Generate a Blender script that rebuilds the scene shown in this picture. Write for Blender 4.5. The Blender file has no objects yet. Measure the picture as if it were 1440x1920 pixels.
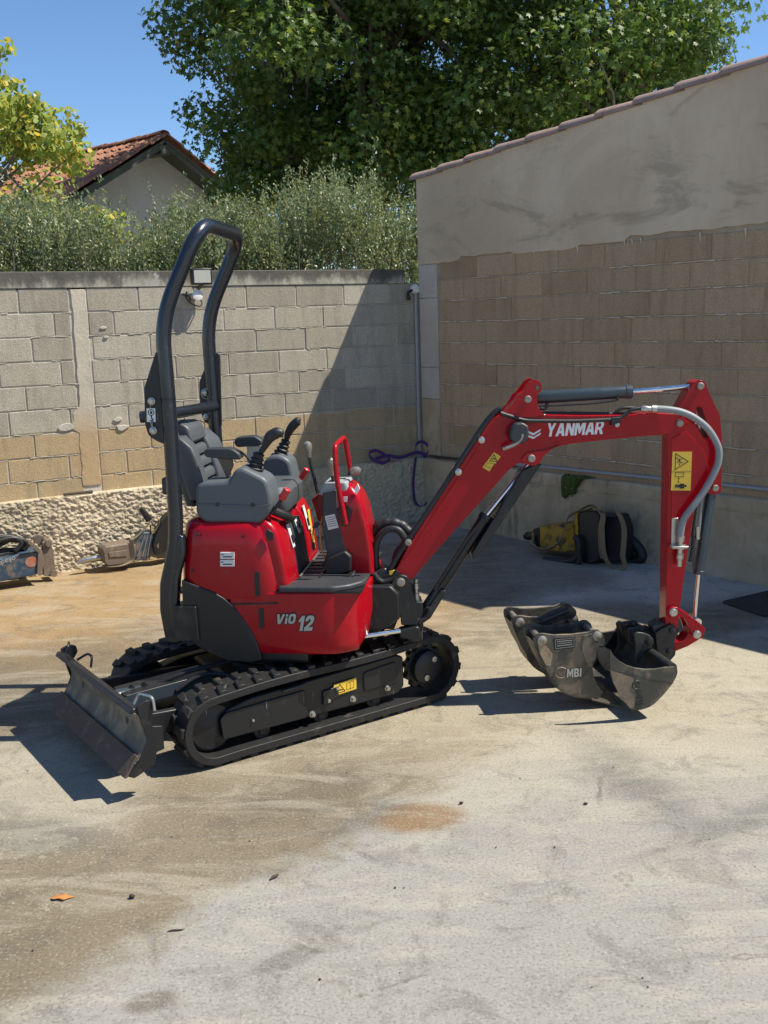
import bpy, bmesh, math, random
import numpy as np
from math import radians as R, sin, cos, pi
from mathutils import Vector, Matrix, noise
from mathutils.geometry import tessellate_polygon
random.seed(7); rng = np.random.default_rng(7)
V = Vector
sc = bpy.context.scene
COL = sc.collection
# ------------------------------------------------------------------ camera
CAM_H = 1.90; FPX = 1941.0; PITCH = math.atan(362 / 1941.0); ROLL = R(1.86)
fw = V((0, cos(PITCH), -sin(PITCH))); r0 = V((1, 0, 0)); u0 = r0.cross(fw)
rt = cos(ROLL) * r0 - sin(ROLL) * u0; up = sin(ROLL) * r0 + cos(ROLL) * u0
CAM = V((0, 0, CAM_H))
cd = bpy.data.cameras.new("camera"); cam = bpy.data.objects.new("camera", cd); COL.objects.link(cam)
cam.matrix_world = Matrix(((rt.x, up.x, -fw.x, CAM.x), (rt.y, up.y, -fw.y, CAM.y), (rt.z, up.z, -fw.z, CAM.z), (0, 0, 0, 1)))
cd.sensor_fit = 'VERTICAL'; cd.sensor_height = 36.0; cd.lens = 36.0 * FPX / 1920.0; cd.clip_end = 2000; cd.clip_start = 0.05
sc.camera = cam
# ------------------------------------------------------------------ world, sun, exposure
SUN_TO = V((0.69, -0.03, 1.0)).normalized()
w = bpy.data.worlds.new("World"); sc.world = w; w.use_nodes = True
wn = w.node_tree.nodes; wl_ = w.node_tree.links; wn.clear()
sky = wn.new('ShaderNodeTexSky'); sky.sky_type = 'NISHITA'; sky.sun_disc = False
sky.sun_elevation = math.asin(SUN_TO.z); sky.sun_rotation = math.atan2(SUN_TO.x, SUN_TO.y)
sky.air_density = 1.0; sky.dust_density = 0.1; sky.ozone_density = 5.0; sky.altitude = 1500
bg = wn.new('ShaderNodeBackground'); bg.inputs[1].default_value = 0.10
wo = wn.new('ShaderNodeOutputWorld'); hs_ = wn.new('ShaderNodeHueSaturation'); hs_.inputs['Saturation'].default_value = 1.05; wl_.new(sky.outputs[0], hs_.inputs['Color']); wl_.new(hs_.outputs[0], bg.inputs[0]); wl_.new(bg.outputs[0], wo.inputs[0])
sd = bpy.data.lights.new("sun", 'SUN'); sd.energy = 4.6; sd.angle = R(0.5); sd.color = (1.0, 0.94, 0.83)
so = bpy.data.objects.new("sun", sd); COL.objects.link(so)
so.rotation_euler = SUN_TO.to_track_quat('Z', 'Y').to_euler(); so.location = (8, 0, 12)
sc.view_settings.view_transform = 'Standard'; sc.view_settings.look = 'None'; sc.view_settings.gamma = 1
sc.view_settings.exposure = 0.72; sc.view_settings.use_curve_mapping = False

# ------------------------------------------------------------------ helpers: frames and measuring
class Fr:
    """local frame: u forward, v to its right-hand side, z up"""
    def __init__(s, o, deg):
        s.o = V(o); t = R(deg); s.u = V((cos(t), sin(t), 0)); s.v = V((sin(t), -cos(t), 0))
    def W(s, u, v, z): return s.o + s.u * u + s.v * v + V((0, 0, z))
    def at(s, u, v, z=0): return s.W(u, v, z)
def ray(x, y): return fw + rt * ((x - 720) / FPX) - up * ((y - 960) / FPX)
def ground(x, y, z=0.0):
    d = ray(x, y); return CAM + d * ((z - CAM_H) / d.z)
def tr(F, v, pts, ox=0, oy=0, s=1.0):
    """outline measured off the photograph -> (u, z) in the vertical plane v of frame F"""
    out = []
    p0 = F.W(0, v, 0)
    for x, y in pts:
        d = ray(ox + x / s, oy + y / s); t = (p0 - CAM).dot(F.v) / d.dot(F.v); p = CAM + d * t - F.o
        out.append((p.dot(F.u), p.z))
    return out

def catmull(P, n=6, closed=False):
    P = [V(p) for p in P]; out = []; m = len(P)
    rngi = range(m) if closed else range(m - 1)
    for i in rngi:
        if closed: a, b, c, d = P[i - 1], P[i], P[(i + 1) % m], P[(i + 2) % m]
        else: a, b, c, d = P[max(i - 1, 0)], P[i], P[i + 1], P[min(i + 2, m - 1)]
        for k in range(n):
            t = k / n
            out.append(0.5 * ((2 * b) + (c - a) * t + (2 * a - 5 * b + 4 * c - d) * t * t + (3 * b - a - 3 * c + d) * t ** 3))
    if not closed: out.append(P[-1])
    return out
def fillet(P, r, n=5):
    """round the corners of a polyline"""
    P = [V(p) for p in P]; out = [P[0]]
    for i in range(1, len(P) - 1):
        a, b, c = P[i - 1], P[i], P[i + 1]
        d1 = (a - b); d2 = (c - b); l = min(r, d1.length * .49, d2.length * .49)
        s, e = b + d1.normalized() * l, b + d2.normalized() * l
        for k in range(n + 1):
            t = k / n; out.append(s * (1 - t) ** 2 + b * 2 * t * (1 - t) + e * t * t)
    out.append(P[-1]); return out
def fil2(P, r, n=4):
    """round the corners of a closed 2D polygon; r may be a list"""
    m = len(P); out = []
    for i in range(m):
        a, b, c = V(P[i - 1]), V(P[i]), V(P[(i + 1) % m])
        rr = r[i] if isinstance(r, (list, tuple)) else r
        if rr <= 0: out.append(tuple(b)); continue
        d1 = a - b; d2 = c - b; l = min(rr, d1.length * .45, d2.length * .45)
        s, e = b + d1.normalized() * l, b + d2.normalized() * l
        for k in range(n + 1):
            t = k / n; q = s * (1 - t) ** 2 + b * 2 * t * (1 - t) + e * t * t; out.append((q.x, q.y))
    return out

class MB:
    def __init__(s): s.v = []; s.f = []
    def add(s, vs, fs):
        o = len(s.v); s.v.extend([tuple(p) for p in vs]); s.f.extend([tuple(i + o for i in f) for f in fs]); return s
    def box(s, F, u0, u1, v0, v1, z0, z1):
        vs = [F.W(u, v, z) for z in (z0, z1) for v in (v0, v1) for u in (u0, u1)]
        return s.add(vs, [(0, 1, 3, 2), (4, 6, 7, 5), (0, 4, 5, 1), (2, 3, 7, 6), (0, 2, 6, 4), (1, 5, 7, 3)])
    def hexa(s, c8): return s.add(c8, [(0, 1, 3, 2), (4, 6, 7, 5), (0, 4, 5, 1), (2, 3, 7, 6), (0, 2, 6, 4), (1, 5, 7, 3)])
    def bar(s, a, b, w, h, upv=(0, 0, 1)):
        a = V(a); b = V(b); d = (b - a).normalized(); sd_ = d.cross(V(upv)).normalized(); uu = sd_.cross(d)
        return s.hexa([p + sd_ * (i * w / 2) + uu * (j * h / 2) for j in (-1, 1) for i in (-1, 1) for p in (a, b)])
    def prism(s, F, pts, v0, v1, holes=()):
        """(u,z) outline extruded across v"""
        return s._pr([lambda p, v=v0: F.W(p[0], v, p[1]), lambda p, v=v1: F.W(p[0], v, p[1])], pts, holes)
    def prismz(s, F, pts, z0, z1, holes=()):
        """(u,v) outline extruded up"""
        return s._pr([lambda p: F.W(p[0], p[1], z0), lambda p: F.W(p[0], p[1], z1)], pts, holes)
    def prismf(s, o, a, b, n, pts, holes=()):
        """outline in plane o + x*a + y*b, extruded along n"""
        o, a, b, n = V(o), V(a), V(b), V(n)
        return s._pr([lambda p: o + a * p[0] + b * p[1], lambda p: o + a * p[0] + b * p[1] + n], pts, holes)
    def _pr(s, fn, pts, holes):
        loops = [list(pts)] + [list(h) for h in holes]
        flat = [p for l in loops for p in l]; n = len(flat)
        vs = [fn[0](p) for p in flat] + [fn[1](p) for p in flat]
        fs = []
        if holes:
            tri = tessellate_polygon([[V((p[0], p[1], 0)) for p in l] for l in loops])
            for t in tri: fs.append(tuple(t)); fs.append(tuple(i + n for i in reversed(t)))
        else: fs += [tuple(range(n)), tuple(range(2 * n - 1, n - 1, -1))]
        o = 0
        for l in loops:
            m = len(l)
            for i in range(m): a, b = o + i, o + (i + 1) % m; fs.append((a, a + n, b + n, b))
            o += m
        return s.add(vs, fs)
    def tube(s, P, r, seg=12, caps=True, closed=False):
        P = [V(p) for p in P]; m = len(P); rings = []
        rr = r if isinstance(r, (list, tuple)) else [r] * m
        t0 = (P[1] - P[0]).normalized(); a = V((0, 0, 1)) if abs(t0.z) < .9 else V((1, 0, 0))
        nrm = (a - t0 * a.dot(t0)).normalized()
        for i in range(m):
            if closed: t = (P[(i + 1) % m] - P[i - 1]).normalized()
            else: t = ((P[min(i + 1, m - 1)] - P[max(i - 1, 0)])).normalized()
            nrm = (nrm - t * nrm.dot(t)).normalized(); bn = t.cross(nrm)
            rings.append([P[i] + (nrm * cos(2 * pi * k / seg) + bn * sin(2 * pi * k / seg)) * rr[i] for k in range(seg)])
        return s.loft(rings, caps and not closed, closed)
    def loft(s, rings, caps=True, closed=False):
        n = len(rings[0]); m = len(rings); vs = [p for r_ in rings for p in r_]; fs = []
        for i in range(m if closed else m - 1):
            j = (i + 1) % m
            for k in range(n):
                l = (k + 1) % n; fs.append((i * n + k, i * n + l, j * n + l, j * n + k))
        if caps: fs.append(tuple(range(n - 1, -1, -1))); fs.append(tuple((m - 1) * n + k for k in range(n)))
        return s.add(vs, fs)
    def cyl(s, a, b, r, r2=None, seg=20): return s.tube([a, b], [r, r if r2 is None else r2], seg)
    def lathe(s, a, ax, prof, seg=20):
        """prof: (distance along axis, radius)"""
        a = V(a); ax = V(ax).normalized(); q = V((0, 0, 1)) if abs(ax.z) < .9 else V((1, 0, 0))
        n = (q - ax * q.dot(ax)).normalized(); b = ax.cross(n)
        return s.loft([[a + ax * t + (n * cos(2 * pi * k / seg) + b * sin(2 * pi * k / seg)) * max(r, 1e-4) for k in range(seg)] for t, r in prof])
    def ribbon(s, P, wv, th=.003):
        """flat webbing: wv = width vector (one or per point)"""
        P = [V(p) for p in P]; m = len(P); rings = []
        for i in range(m):
            t = (P[min(i + 1, m - 1)] - P[max(i - 1, 0)]).normalized()
            ww = V(wv[i]) if isinstance(wv, list) else V(wv); n = t.cross(ww).normalized() * th
            rings.append([P[i] - ww / 2 - n, P[i] + ww / 2 - n, P[i] + ww / 2 + n, P[i] - ww / 2 + n])
        return s.loft(rings)
    def build(s, name, mat, parent=None, bev=0, smooth=35, seg=2, origin=None, sub=0):
        me = bpy.data.meshes.new(name)
        off = V(origin) if origin is not None else (V(parent['_o']) if parent and '_o' in parent.keys() else V((0, 0, 0)))
        vv = np.array(s.v, dtype=np.float32) - np.array(off, dtype=np.float32)
        me.from_pydata(vv.tolist(), [], s.f); me.validate()
        bm = bmesh.new(); bm.from_mesh(me); bmesh.ops.recalc_face_normals(bm, faces=bm.faces); bm.to_mesh(me); bm.free()
        if smooth:
            me.polygons.foreach_set('use_smooth', [True] * len(me.polygons)); me.set_sharp_from_angle(angle=R(smooth))
        me.materials.append(mat)
        o = bpy.data.objects.new(name, me); COL.objects.link(o)
        if parent: o.parent = parent; o['_o'] = tuple(off)
        else: o.location = off; o['_o'] = tuple(off)
        if bev:
            b = o.modifiers.new('bevel', 'BEVEL'); b.width = bev; b.segments = seg; b.limit_method = 'ANGLE'; b.angle_limit = R(40)
            b.harden_normals = False
        if sub:
            b = o.modifiers.new('sub', 'SUBSURF'); b.levels = sub; b.render_levels = sub
        return o

def tag(o, label=None, cat=None, group=None, kind=None):
    if label: o['label'] = label
    if cat: o['category'] = cat
    if group: o['group'] = group
    if kind: o['kind'] = kind
    return o
def thing(name, loc, label, cat, group=None):
    o = bpy.data.objects.new(name, None); o.empty_display_size = .1; o.location = V(loc); COL.objects.link(o)
    o['_o'] = tuple(V(loc)); return tag(o, label, cat, group)
def text_mesh(s, size, o, a, b, n, mat, name, parent, shear=0.0, bold=0.0, depth=.0015):
    """lettering: o origin (left baseline), a reading direction, b up direction, n outward normal"""
    cu = bpy.data.curves.new('txt', 'FONT'); cu.body = s; cu.size = 1; cu.shear = shear; cu.offset = bold; cu.extrude = 0
    to = bpy.data.objects.new('txt', cu); COL.objects.link(to)
    dg = bpy.context.evaluated_depsgraph_get(); me = bpy.data.meshes.new_from_object(to.evaluated_get(dg))
    bpy.data.objects.remove(to); bpy.data.curves.remove(cu)
    a, b, n, o = V(a).normalized(), V(b).normalized(), V(n).normalized(), V(o)
    off = V(parent['_o'])
    for v in me.vertices: v.co = o + a * (v.co.x * size) + b * (v.co.y * size) + n * depth - off
    me.materials.clear(); me.materials.append(mat); me.name = name
    ob = bpy.data.objects.new(name, me); COL.objects.link(ob); ob.parent = parent; ob['_o'] = tuple(off)
    return ob

# ------------------------------------------------------------------ materials
class G:
    def __init__(s, name):
        s.m = bpy.data.materials.new(name); s.m.use_nodes = True; s.t = s.m.node_tree; s.n = s.t.nodes; s.l = s.t.links; s.n.clear()
        s.out = s.n.new('ShaderNodeOutputMaterial'); s.b = s.n.new('ShaderNodeBsdfPrincipled'); s.l.new(s.b.outputs[0], s.out.inputs[0])
    def put(s, sock, val):
        if isinstance(val, bpy.types.NodeSocket): s.l.new(val, sock)
        elif val is not None:
            if isinstance(val, (tuple, list)) and len(val) == 3 and len(sock.default_value) == 4: val = (*val, 1)
            sock.default_value = val
    def set(s, **k):
        for a, v in k.items(): s.put(s.b.inputs[{'col': 'Base Color', 'rough': 'Roughness', 'metal': 'Metallic', 'nrm': 'Normal', 'spec': 'Specular IOR Level', 'coat': 'Coat Weight', 'coatr': 'Coat Roughness', 'trans': 'Transmission Weight'}[a]], v)
        return s
    def math(s, op, a, b=None, c=None, clamp=False):
        n = s.n.new('ShaderNodeMath'); n.operation = op; n.use_clamp = clamp
        for i, x in enumerate((a, b, c)):
            if x is not None: s.put(n.inputs[i], x)
        return n.outputs[0]
    def mix(s, f, a, b, mode='MIX'):
        n = s.n.new('ShaderNodeMix'); n.data_type = 'RGBA'; n.blend_type = mode
        s.put(n.inputs[0], f); s.put(n.inputs[6], a); s.put(n.inputs[7], b); return n.outputs[2]
    def noise(s, scale, detail=4, rough=.55, vec=None, dist=0, color=False):
        n = s.n.new('ShaderNodeTexNoise'); s.put(n.inputs['Scale'], scale); n.inputs['Detail'].default_value = detail
        n.inputs['Roughness'].default_value = rough; n.inputs['Distortion'].default_value = dist
        if vec is not None: s.l.new(vec, n.inputs['Vector'])
        return n.outputs[1] if color else n.outputs[0]
    def vor(s, scale, vec=None, feat='F1', out=0):
        n = s.n.new('ShaderNodeTexVoronoi'); n.feature = feat; n.inputs['Scale'].default_value = scale
        if vec is not None: s.l.new(vec, n.inputs['Vector'])
        return n.outputs[out]
    def ramp(s, f, lo, hi, a=0.0, b=1.0):
        n = s.n.new('ShaderNodeMapRange'); n.interpolation_type = 'SMOOTHSTEP'
        s.put(n.inputs[0], f); n.inputs[1].default_value = lo; n.inputs[2].default_value = hi; n.inputs[3].default_value = a; n.inputs[4].default_value = b
        return n.outputs[0]
    def pos(s):
        if not hasattr(s, '_p'): s._p = s.n.new('ShaderNodeNewGeometry').outputs[0]
        return s._p
    def obj(s): return s.n.new('ShaderNodeTexCoord').outputs['Object']
    def rnd(s): return s.n.new('ShaderNodeObjectInfo').outputs['Random']
    def isl(s): return s.n.new('ShaderNodeNewGeometry').outputs['Random Per Island']
    def xyz(s, v):
        n = s.n.new('ShaderNodeSeparateXYZ'); s.l.new(v, n.inputs[0]); return n.outputs
    def mapv(s, v, sc_=(1, 1, 1), loc=(0, 0, 0), rot=(0, 0, 0)):
        n = s.n.new('ShaderNodeMapping'); s.l.new(v, n.inputs[0]); n.inputs['Scale'].default_value = sc_
        n.inputs['Location'].default_value = loc; n.inputs['Rotation'].default_value = rot; return n.outputs[0]
    def bump(s, h, st=.3, d=.01, nrm=None):
        n = s.n.new('ShaderNodeBump'); n.inputs['Strength'].default_value = st; n.inputs['Distance'].default_value = d
        s.l.new(h, n.inputs['Height'])
        if nrm is not None: s.l.new(nrm, n.inputs['Normal'])
        return n.outputs[0]
def lin(r, g, b):
    f = lambda c: ((c / 255) / 12.92 if c / 255 <= .04045 else (((c / 255) + .055) / 1.055) ** 2.4)
    return (f(r), f(g), f(b))
def pm(name, col, rough=.5, metal=0.0, var=.15, dirt=None, dscale=6, damt=.5, bump=.15, bscale=120, bd=.002, coat=0, spec=None, edge=None, scratch=None):
    g = G(name); p = g.pos()
    n1 = g.noise(3.1, 5, .6, p); n2 = g.noise(28, 4, .6, p)
    k = g.math('ADD', g.math('MULTIPLY', g.math('SUBTRACT', n1, .5), var * 2), 1.0)
    k = g.math('ADD', k, g.math('MULTIPLY', g.math('SUBTRACT', n2, .5), var))
    c = g.mix(1.0, col, g.mix(0, (1, 1, 1), (1, 1, 1)), 'MULTIPLY')
    n = g.n.new('ShaderNodeVectorMath'); n.operation = 'SCALE'; g.put(n.inputs[0], c); g.l.new(k, n.inputs['Scale']); c = n.outputs[0]
    r = g.math('ADD', g.math('MULTIPLY', g.math('SUBTRACT', n2, .5), .25), rough, clamp=True)
    if dirt:
        m = g.ramp(g.noise(dscale, 6, .65, p, .3), .62 - .22 * damt, .75 - .1 * damt, 0, min(1, damt * 1.3))
        c = g.mix(m, c, dirt); r = g.math('MAXIMUM', r, g.math('MULTIPLY', m, .8))
    if scratch:
        pv = g.mapv(p, (90, 90, 9), rot=(.5, .4, .3)); m = g.ramp(g.noise(1.0, 3, .6, pv), .70, .74, 0, .7); c = g.mix(m, c, scratch)
    g.set(col=c, rough=r, metal=metal)
    if spec is not None: g.set(spec=spec)
    if coat: g.set(coat=coat, coatr=.06)
    if bump: g.set(nrm=g.bump(g.noise(bscale, 4, .6, p), bump, bd))
    return g.m
M = {}
DUST = (.26, .23, .18)
M['red'] = pm('red_paint', (.34, .003, .010), .22, dirt=(.20, .05, .04), damt=.22, dscale=16, var=.10, bump=.03, bscale=40, coat=.2, spec=.22)
M['redcap'] = pm('red_grip', (.55, .02, .03), .4, var=.08, bump=.05)
M['black'] = pm('black_paint', (.010, .011, .012), .40, dirt=(.09, .08, .065), damt=.35, dscale=7, var=.2, bump=.08, scratch=(.16, .16, .15))
M['rops'] = pm('rops_tube_paint', (.011, .014, .020), .30, dirt=(.12, .12, .12), damt=.16, dscale=22, var=.2, bump=.08, coat=.3, scratch=(.07, .08, .09))
M['frame'] = pm('track_frame_paint', (.010, .0105, .012), .42, dirt=(.09, .08, .065), damt=.22, dscale=8, var=.2, bump=.1, scratch=(.25, .24, .22))
M['rubber'] = pm('track_rubber', (.011, .0105, .010), .62, dirt=(.15, .13, .10), damt=.28, dscale=11, var=.25, bump=.4, bscale=160, bd=.003)
M['hose'] = pm('rubber_hose', (.014, .014, .015), .5, dirt=(.06, .055, .05), damt=.3, var=.2, bump=.15, bscale=200)
M['ghose'] = pm('grey_sleeve_hose', (.22, .235, .24), .5, dirt=(.12, .12, .11), damt=.2, var=.08, bump=.15, bscale=300)
M['grey'] = pm('grey_plastic', (.085, .098, .105), .5, dirt=(.16, .155, .14), damt=.2, dscale=10, var=.08, bump=.12, bscale=350, bd=.001)
M['dgrey'] = pm('dark_grey_plastic', (.035, .038, .042), .5, dirt=(.11, .10, .09), damt=.22, var=.1, bump=.12, bscale=300)
M['seat'] = pm('seat_vinyl', (.075, .082, .088), .45, dirt=(.14, .13, .12), damt=.15, var=.07, bump=.15, bscale=400, bd=.001)
M['lgrey'] = pm('light_grey_plastic', (.30, .33, .33), .5, dirt=(.2, .19, .17), damt=.2, var=.06, bump=.05)
M['chrome'] = pm('chrome_rod', (.72, .72, .71), .12, metal=1, var=.05, bump=0)
M['steel'] = pm('zinc_steel', (.48, .46, .42), .36, metal=.9, dirt=(.20, .16, .12), damt=.3, dscale=30, var=.12, bump=.1)
M['pin'] = pm('greasy_pin', (.33, .30, .25), .45, metal=.6, dirt=(.10, .08, .06), damt=.5, dscale=40, var=.2, bump=.2)
M['cyl'] = pm('cylinder_paint', (.035, .05, .06), .33, dirt=(.1, .09, .08), damt=.15, var=.1, bump=.04, coat=.2)
M['bladewear'] = pm('worn_blade_steel', (.125, .112, .085), .75, metal=.0, dirt=(.24, .205, .14), damt=.85, dscale=9, var=.3, bump=.35, bscale=70, bd=.004, scratch=(.05, .045, .04))
M['rust'] = pm('rusty_edge', (.075, .05, .038), .75, dirt=(.16, .11, .075), damt=.5, dscale=18, var=.3, bump=.5, bscale=90, bd=.004)
M['bucket'] = pm('bucket_steel', (.058, .056, .049), .5, metal=.25, dirt=(.24, .19, .125), damt=.6, dscale=6, var=.3, bump=.25, bscale=60, bd=.003, scratch=(.22, .2, .17))
M['bucketin'] = pm('bucket_inside', (.022, .024, .022), .5, dirt=(.08, .07, .055), damt=.35, dscale=7, var=.2, bump=.2)
M['earth'] = pm('earth_and_lit_plate', (.33, .245, .15), .9, dirt=(.20, .13, .07), damt=.6, dscale=20, var=.25, bump=.5, bscale=90, bd=.004)
M['yellow'] = pm('yellow_sticker', (.72, .47, .045), .45, var=.05, bump=0)
M['ink'] = pm('black_print', (.012, .012, .012), .5, var=0, bump=0)
M['white'] = pm('white_print', (.75, .75, .73), .45, var=.04, bump=0)
M['silver'] = pm('silver_print', (.40, .40, .38), .35, metal=.3, var=.04, bump=0)
M['paper'] = pm('white_label', (.66, .66, .63), .5, var=.05, dirt=(.4, .38, .33), damt=.2, bump=0)
M['blue'] = pm('blue_paint', (.022, .052, .088), .5, dirt=(.17, .135, .10), damt=.8, dscale=13, var=.25, bump=.2)
M['yel'] = pm('chipped_yellow_paint', (.40, .23, .015), .6, dirt=(.045, .04, .03), damt=.85, dscale=14, var=.25, bump=.3)
M['brown'] = pm('earthy_steel', (.17, .13, .095), .7, metal=.2, dirt=(.27, .215, .15), damt=.6, dscale=15, var=.3, bump=.4, bscale=80, bd=.004)
M['strap'] = pm('khaki_strap', (.21, .165, .10), .85, dirt=(.33, .29, .22), damt=.35, dscale=22, var=.2, bump=.4, bscale=300)
M['purple'] = pm('purple_strap', (.085, .03, .16), .8, var=.2, bump=.3, bscale=300)
M['pvc'] = pm('grey_conduit', (.30, .31, .32), .5, dirt=(.2, .19, .17), damt=.2, var=.06, bump=0)
M['wplast'] = pm('white_plastic', (.68, .67, .62), .45, dirt=(.4, .37, .3), damt=.2, var=.04, bump=0)
M['cloth'] = pm('green_cloth', (.055, .085, .012), .9, var=.35, bump=.5, bscale=60, bd=.01)
M['mat'] = pm('dark_rubber_mat', (.03, .028, .028), .75, dirt=(.09, .085, .08), damt=.3, var=.15, bump=.1)
M['rod'] = pm('rusty_rebar', (.085, .05, .035), .8, var=.3, bump=.3)
M['dryleaf'] = pm('dry_leaf', (.42, .18, .05), .8, var=.2, bump=.2)
M['pod'] = pm('dark_pod', (.05, .035, .025), .8, var=.2, bump=.2)
M['glass'] = pm('lamp_glass', (.42, .41, .36), .12, var=.03, bump=0)
M['bark'] = pm('plane_bark', (.13, .115, .085), .85, dirt=(.25, .23, .17), damt=.6, dscale=7, var=.25, bump=.5, bscale=25, bd=.02)

def ground_mat():
    g = G('stained_concrete'); p = g.pos(); xy = g.xyz(p); X, Y = xy[0], xy[1]
    warp = g.noise(1.1, 6, .6, p, .4); warp2 = g.noise(4.2, 6, .65, p, .5)
    wv = g.math('ADD', g.math('MULTIPLY', g.math('SUBTRACT', warp, .5), 1.5), g.math('MULTIPLY', g.math('SUBTRACT', warp2, .5), .7))
    def blob(cx, cy, rx, ry, ang=0, soft=.5, amp=1.0):
        ca, sa = cos(R(ang)), sin(R(ang))
        dx = g.math('SUBTRACT', X, cx); dy = g.math('SUBTRACT', Y, cy)
        a = g.math('DIVIDE', g.math('ADD', g.math('MULTIPLY', dx, ca), g.math('MULTIPLY', dy, sa)), rx)
        b = g.math('DIVIDE', g.math('SUBTRACT', g.math('MULTIPLY', dy, ca), g.math('MULTIPLY', dx, sa)), ry)
        d = g.math('SQRT', g.math('ADD', g.math('MULTIPLY', a, a), g.math('MULTIPLY', b, b)))
        d = g.math('ADD', d, g.math('MULTIPLY', wv, amp))
        return g.ramp(d, 1 - soft, 1 + soft, 1, 0)
    grey = (.275, .263, .232); tan = (.185, .15, .098); ochre = (.34, .215, .09); brown = (.11, .09, .06); pale = (.38, .345, .27); dark = (.065, .066, .066)
    # side of the line from the lower left to the machine: brown behind it, grey in front
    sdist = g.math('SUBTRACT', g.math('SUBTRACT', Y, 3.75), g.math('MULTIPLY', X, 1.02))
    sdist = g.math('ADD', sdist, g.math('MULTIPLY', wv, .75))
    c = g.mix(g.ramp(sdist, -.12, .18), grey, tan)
    mid = g.math('MULTIPLY', g.ramp(g.math('ADD', Y, wv), 5.0, 6.6), g.ramp(X, .9, -.1))
    c = g.mix(g.math('MULTIPLY', mid, .75), c, ochre)
    c = g.mix(g.math('MULTIPLY', blob(1.4, 5.0, 1.8, .95, 0, .6), .8), c, (.36, .315, .225))
    c = g.mix(g.math('MULTIPLY', blob(-1.75, 5.6, 1.1, .75, 25, .5), .55), c, brown)
    c = g.mix(g.math('MULTIPLY', blob(-1.45, 4.15, .35, .5, 30, .4), .6), c, pale)
    c = g.mix(g.math('MULTIPLY', blob(.10, 3.72, .17, .12, 10, .35, .45), .85), c, (.20, .115, .045))
    c = g.mix(g.math('MULTIPLY', blob(-.30, 3.95, .42, .2, 35, .6), .5), c, brown)
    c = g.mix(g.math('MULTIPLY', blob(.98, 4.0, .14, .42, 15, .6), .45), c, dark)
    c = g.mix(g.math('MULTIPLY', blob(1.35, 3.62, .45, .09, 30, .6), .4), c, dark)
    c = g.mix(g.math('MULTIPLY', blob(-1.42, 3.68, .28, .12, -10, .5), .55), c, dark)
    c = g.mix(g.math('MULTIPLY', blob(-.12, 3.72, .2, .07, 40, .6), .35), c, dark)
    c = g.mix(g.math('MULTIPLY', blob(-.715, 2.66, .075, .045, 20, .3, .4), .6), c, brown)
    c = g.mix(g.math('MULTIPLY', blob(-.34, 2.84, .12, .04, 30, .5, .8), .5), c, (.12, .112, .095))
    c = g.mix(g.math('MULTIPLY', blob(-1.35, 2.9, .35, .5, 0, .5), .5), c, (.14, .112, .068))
    for (px_, py_) in ((.75, 3.25), (.775, 3.262), (.80, 3.25), (.765, 3.225), (.80, 3.222), (.778, 3.19)):
        c = g.mix(g.math('MULTIPLY', blob(px_, py_, .010, .013, 0, .4, .12), .6), c, (.10, .09, .075))
    for (px_, py_) in ((-.30, 2.90), (-.27, 2.93), (-.34, 2.80), (-.25, 2.88), (-.22, 2.95), (-.19, 3.0), (-.36, 2.76)):
        c = g.mix(g.math('MULTIPLY', blob(px_, py_, .016, .014, 0, .5, .3), .5), c, (.13, .12, .10))
    ck = g.vor(.55, g.mapv(p, rot=(0, 0, .5)), 'DISTANCE_TO_EDGE'); ck = g.math('ADD', ck, g.math('MULTIPLY', g.math('SUBTRACT', warp2, .5), .05))
    c = g.mix(g.math('MULTIPLY', g.ramp(g.math('ABSOLUTE', ck), .004, .0012), g.ramp(warp, .5, .6, 0, .5)), c, (.06, .055, .045))
    ty = g.noise(1.0, 3, .5, g.mapv(p, (.35, 9, 1), rot=(0, 0, R(38)))); c = g.mix(g.math('MULTIPLY', g.ramp(ty, .58, .66), g.ramp(warp, .45, .6, 0, .28)), c, (.10, .10, .10))
    # shaded corner: pale wash, darker wet middle; both colours raised to brighten the shade
    lifted_wash = g.math('MULTIPLY', g.ramp(g.math('ADD', Y, g.math('MULTIPLY', wv, .5)), 6.3, 6.8), g.ramp(g.math('ADD', X, g.math('MULTIPLY', wv, .4)), 1.2, .7, 1, 0))
    c = g.mix(g.math('MULTIPLY', lifted_wash, .8), c, (.54, .50, .44))
    lifted_wet = blob(.5, 8.1, 1.35, 1.25, 0, .15, .5)
    c = g.mix(g.math('MULTIPLY', lifted_wet, .8), c, (.21, .175, .13))
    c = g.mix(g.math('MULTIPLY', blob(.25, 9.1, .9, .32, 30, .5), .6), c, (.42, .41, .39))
    # streaks, mottling, aggregate
    st = g.noise(2.2, 7, .68, g.mapv(p, (.55, 1.6, 1), rot=(0, 0, R(-25))), 1.2)
    c = g.mix(g.ramp(st, .46, .62, 0, .65), c, g.mix(.5, c, (.42, .385, .30)))
    c = g.mix(g.ramp(g.noise(4.5, 8, .72, p, .9), .50, .64, 0, .55), c, g.mix(.6, c, (.07, .064, .052)))
    crust = g.ramp(g.noise(26, 8, .78, p, .2), .52, .66)
    cm = g.math('MULTIPLY', crust, g.ramp(g.noise(1.4, 4, .6, g.mapv(p, loc=(3, 7, 0))), .42, .62))
    c = g.mix(g.math('MULTIPLY', cm, .6), c, g.mix(.7, c, (.52, .47, .35)))
    sp = g.noise(95, 3, .6, p); c = g.mix(g.ramp(sp, .56, .68, 0, .35), c, (.45, .43, .37)); c = g.mix(g.ramp(sp, .46, .34, 0, .4), c, (.055, .052, .045))
    sp2 = g.vor(30, p); c = g.mix(g.ramp(sp2, .10, .05, 0, .4), c, (.52, .50, .44))
    g.set(col=c, rough=g.ramp(warp2, .3, .7, .7, .95), spec=.3)
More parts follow.
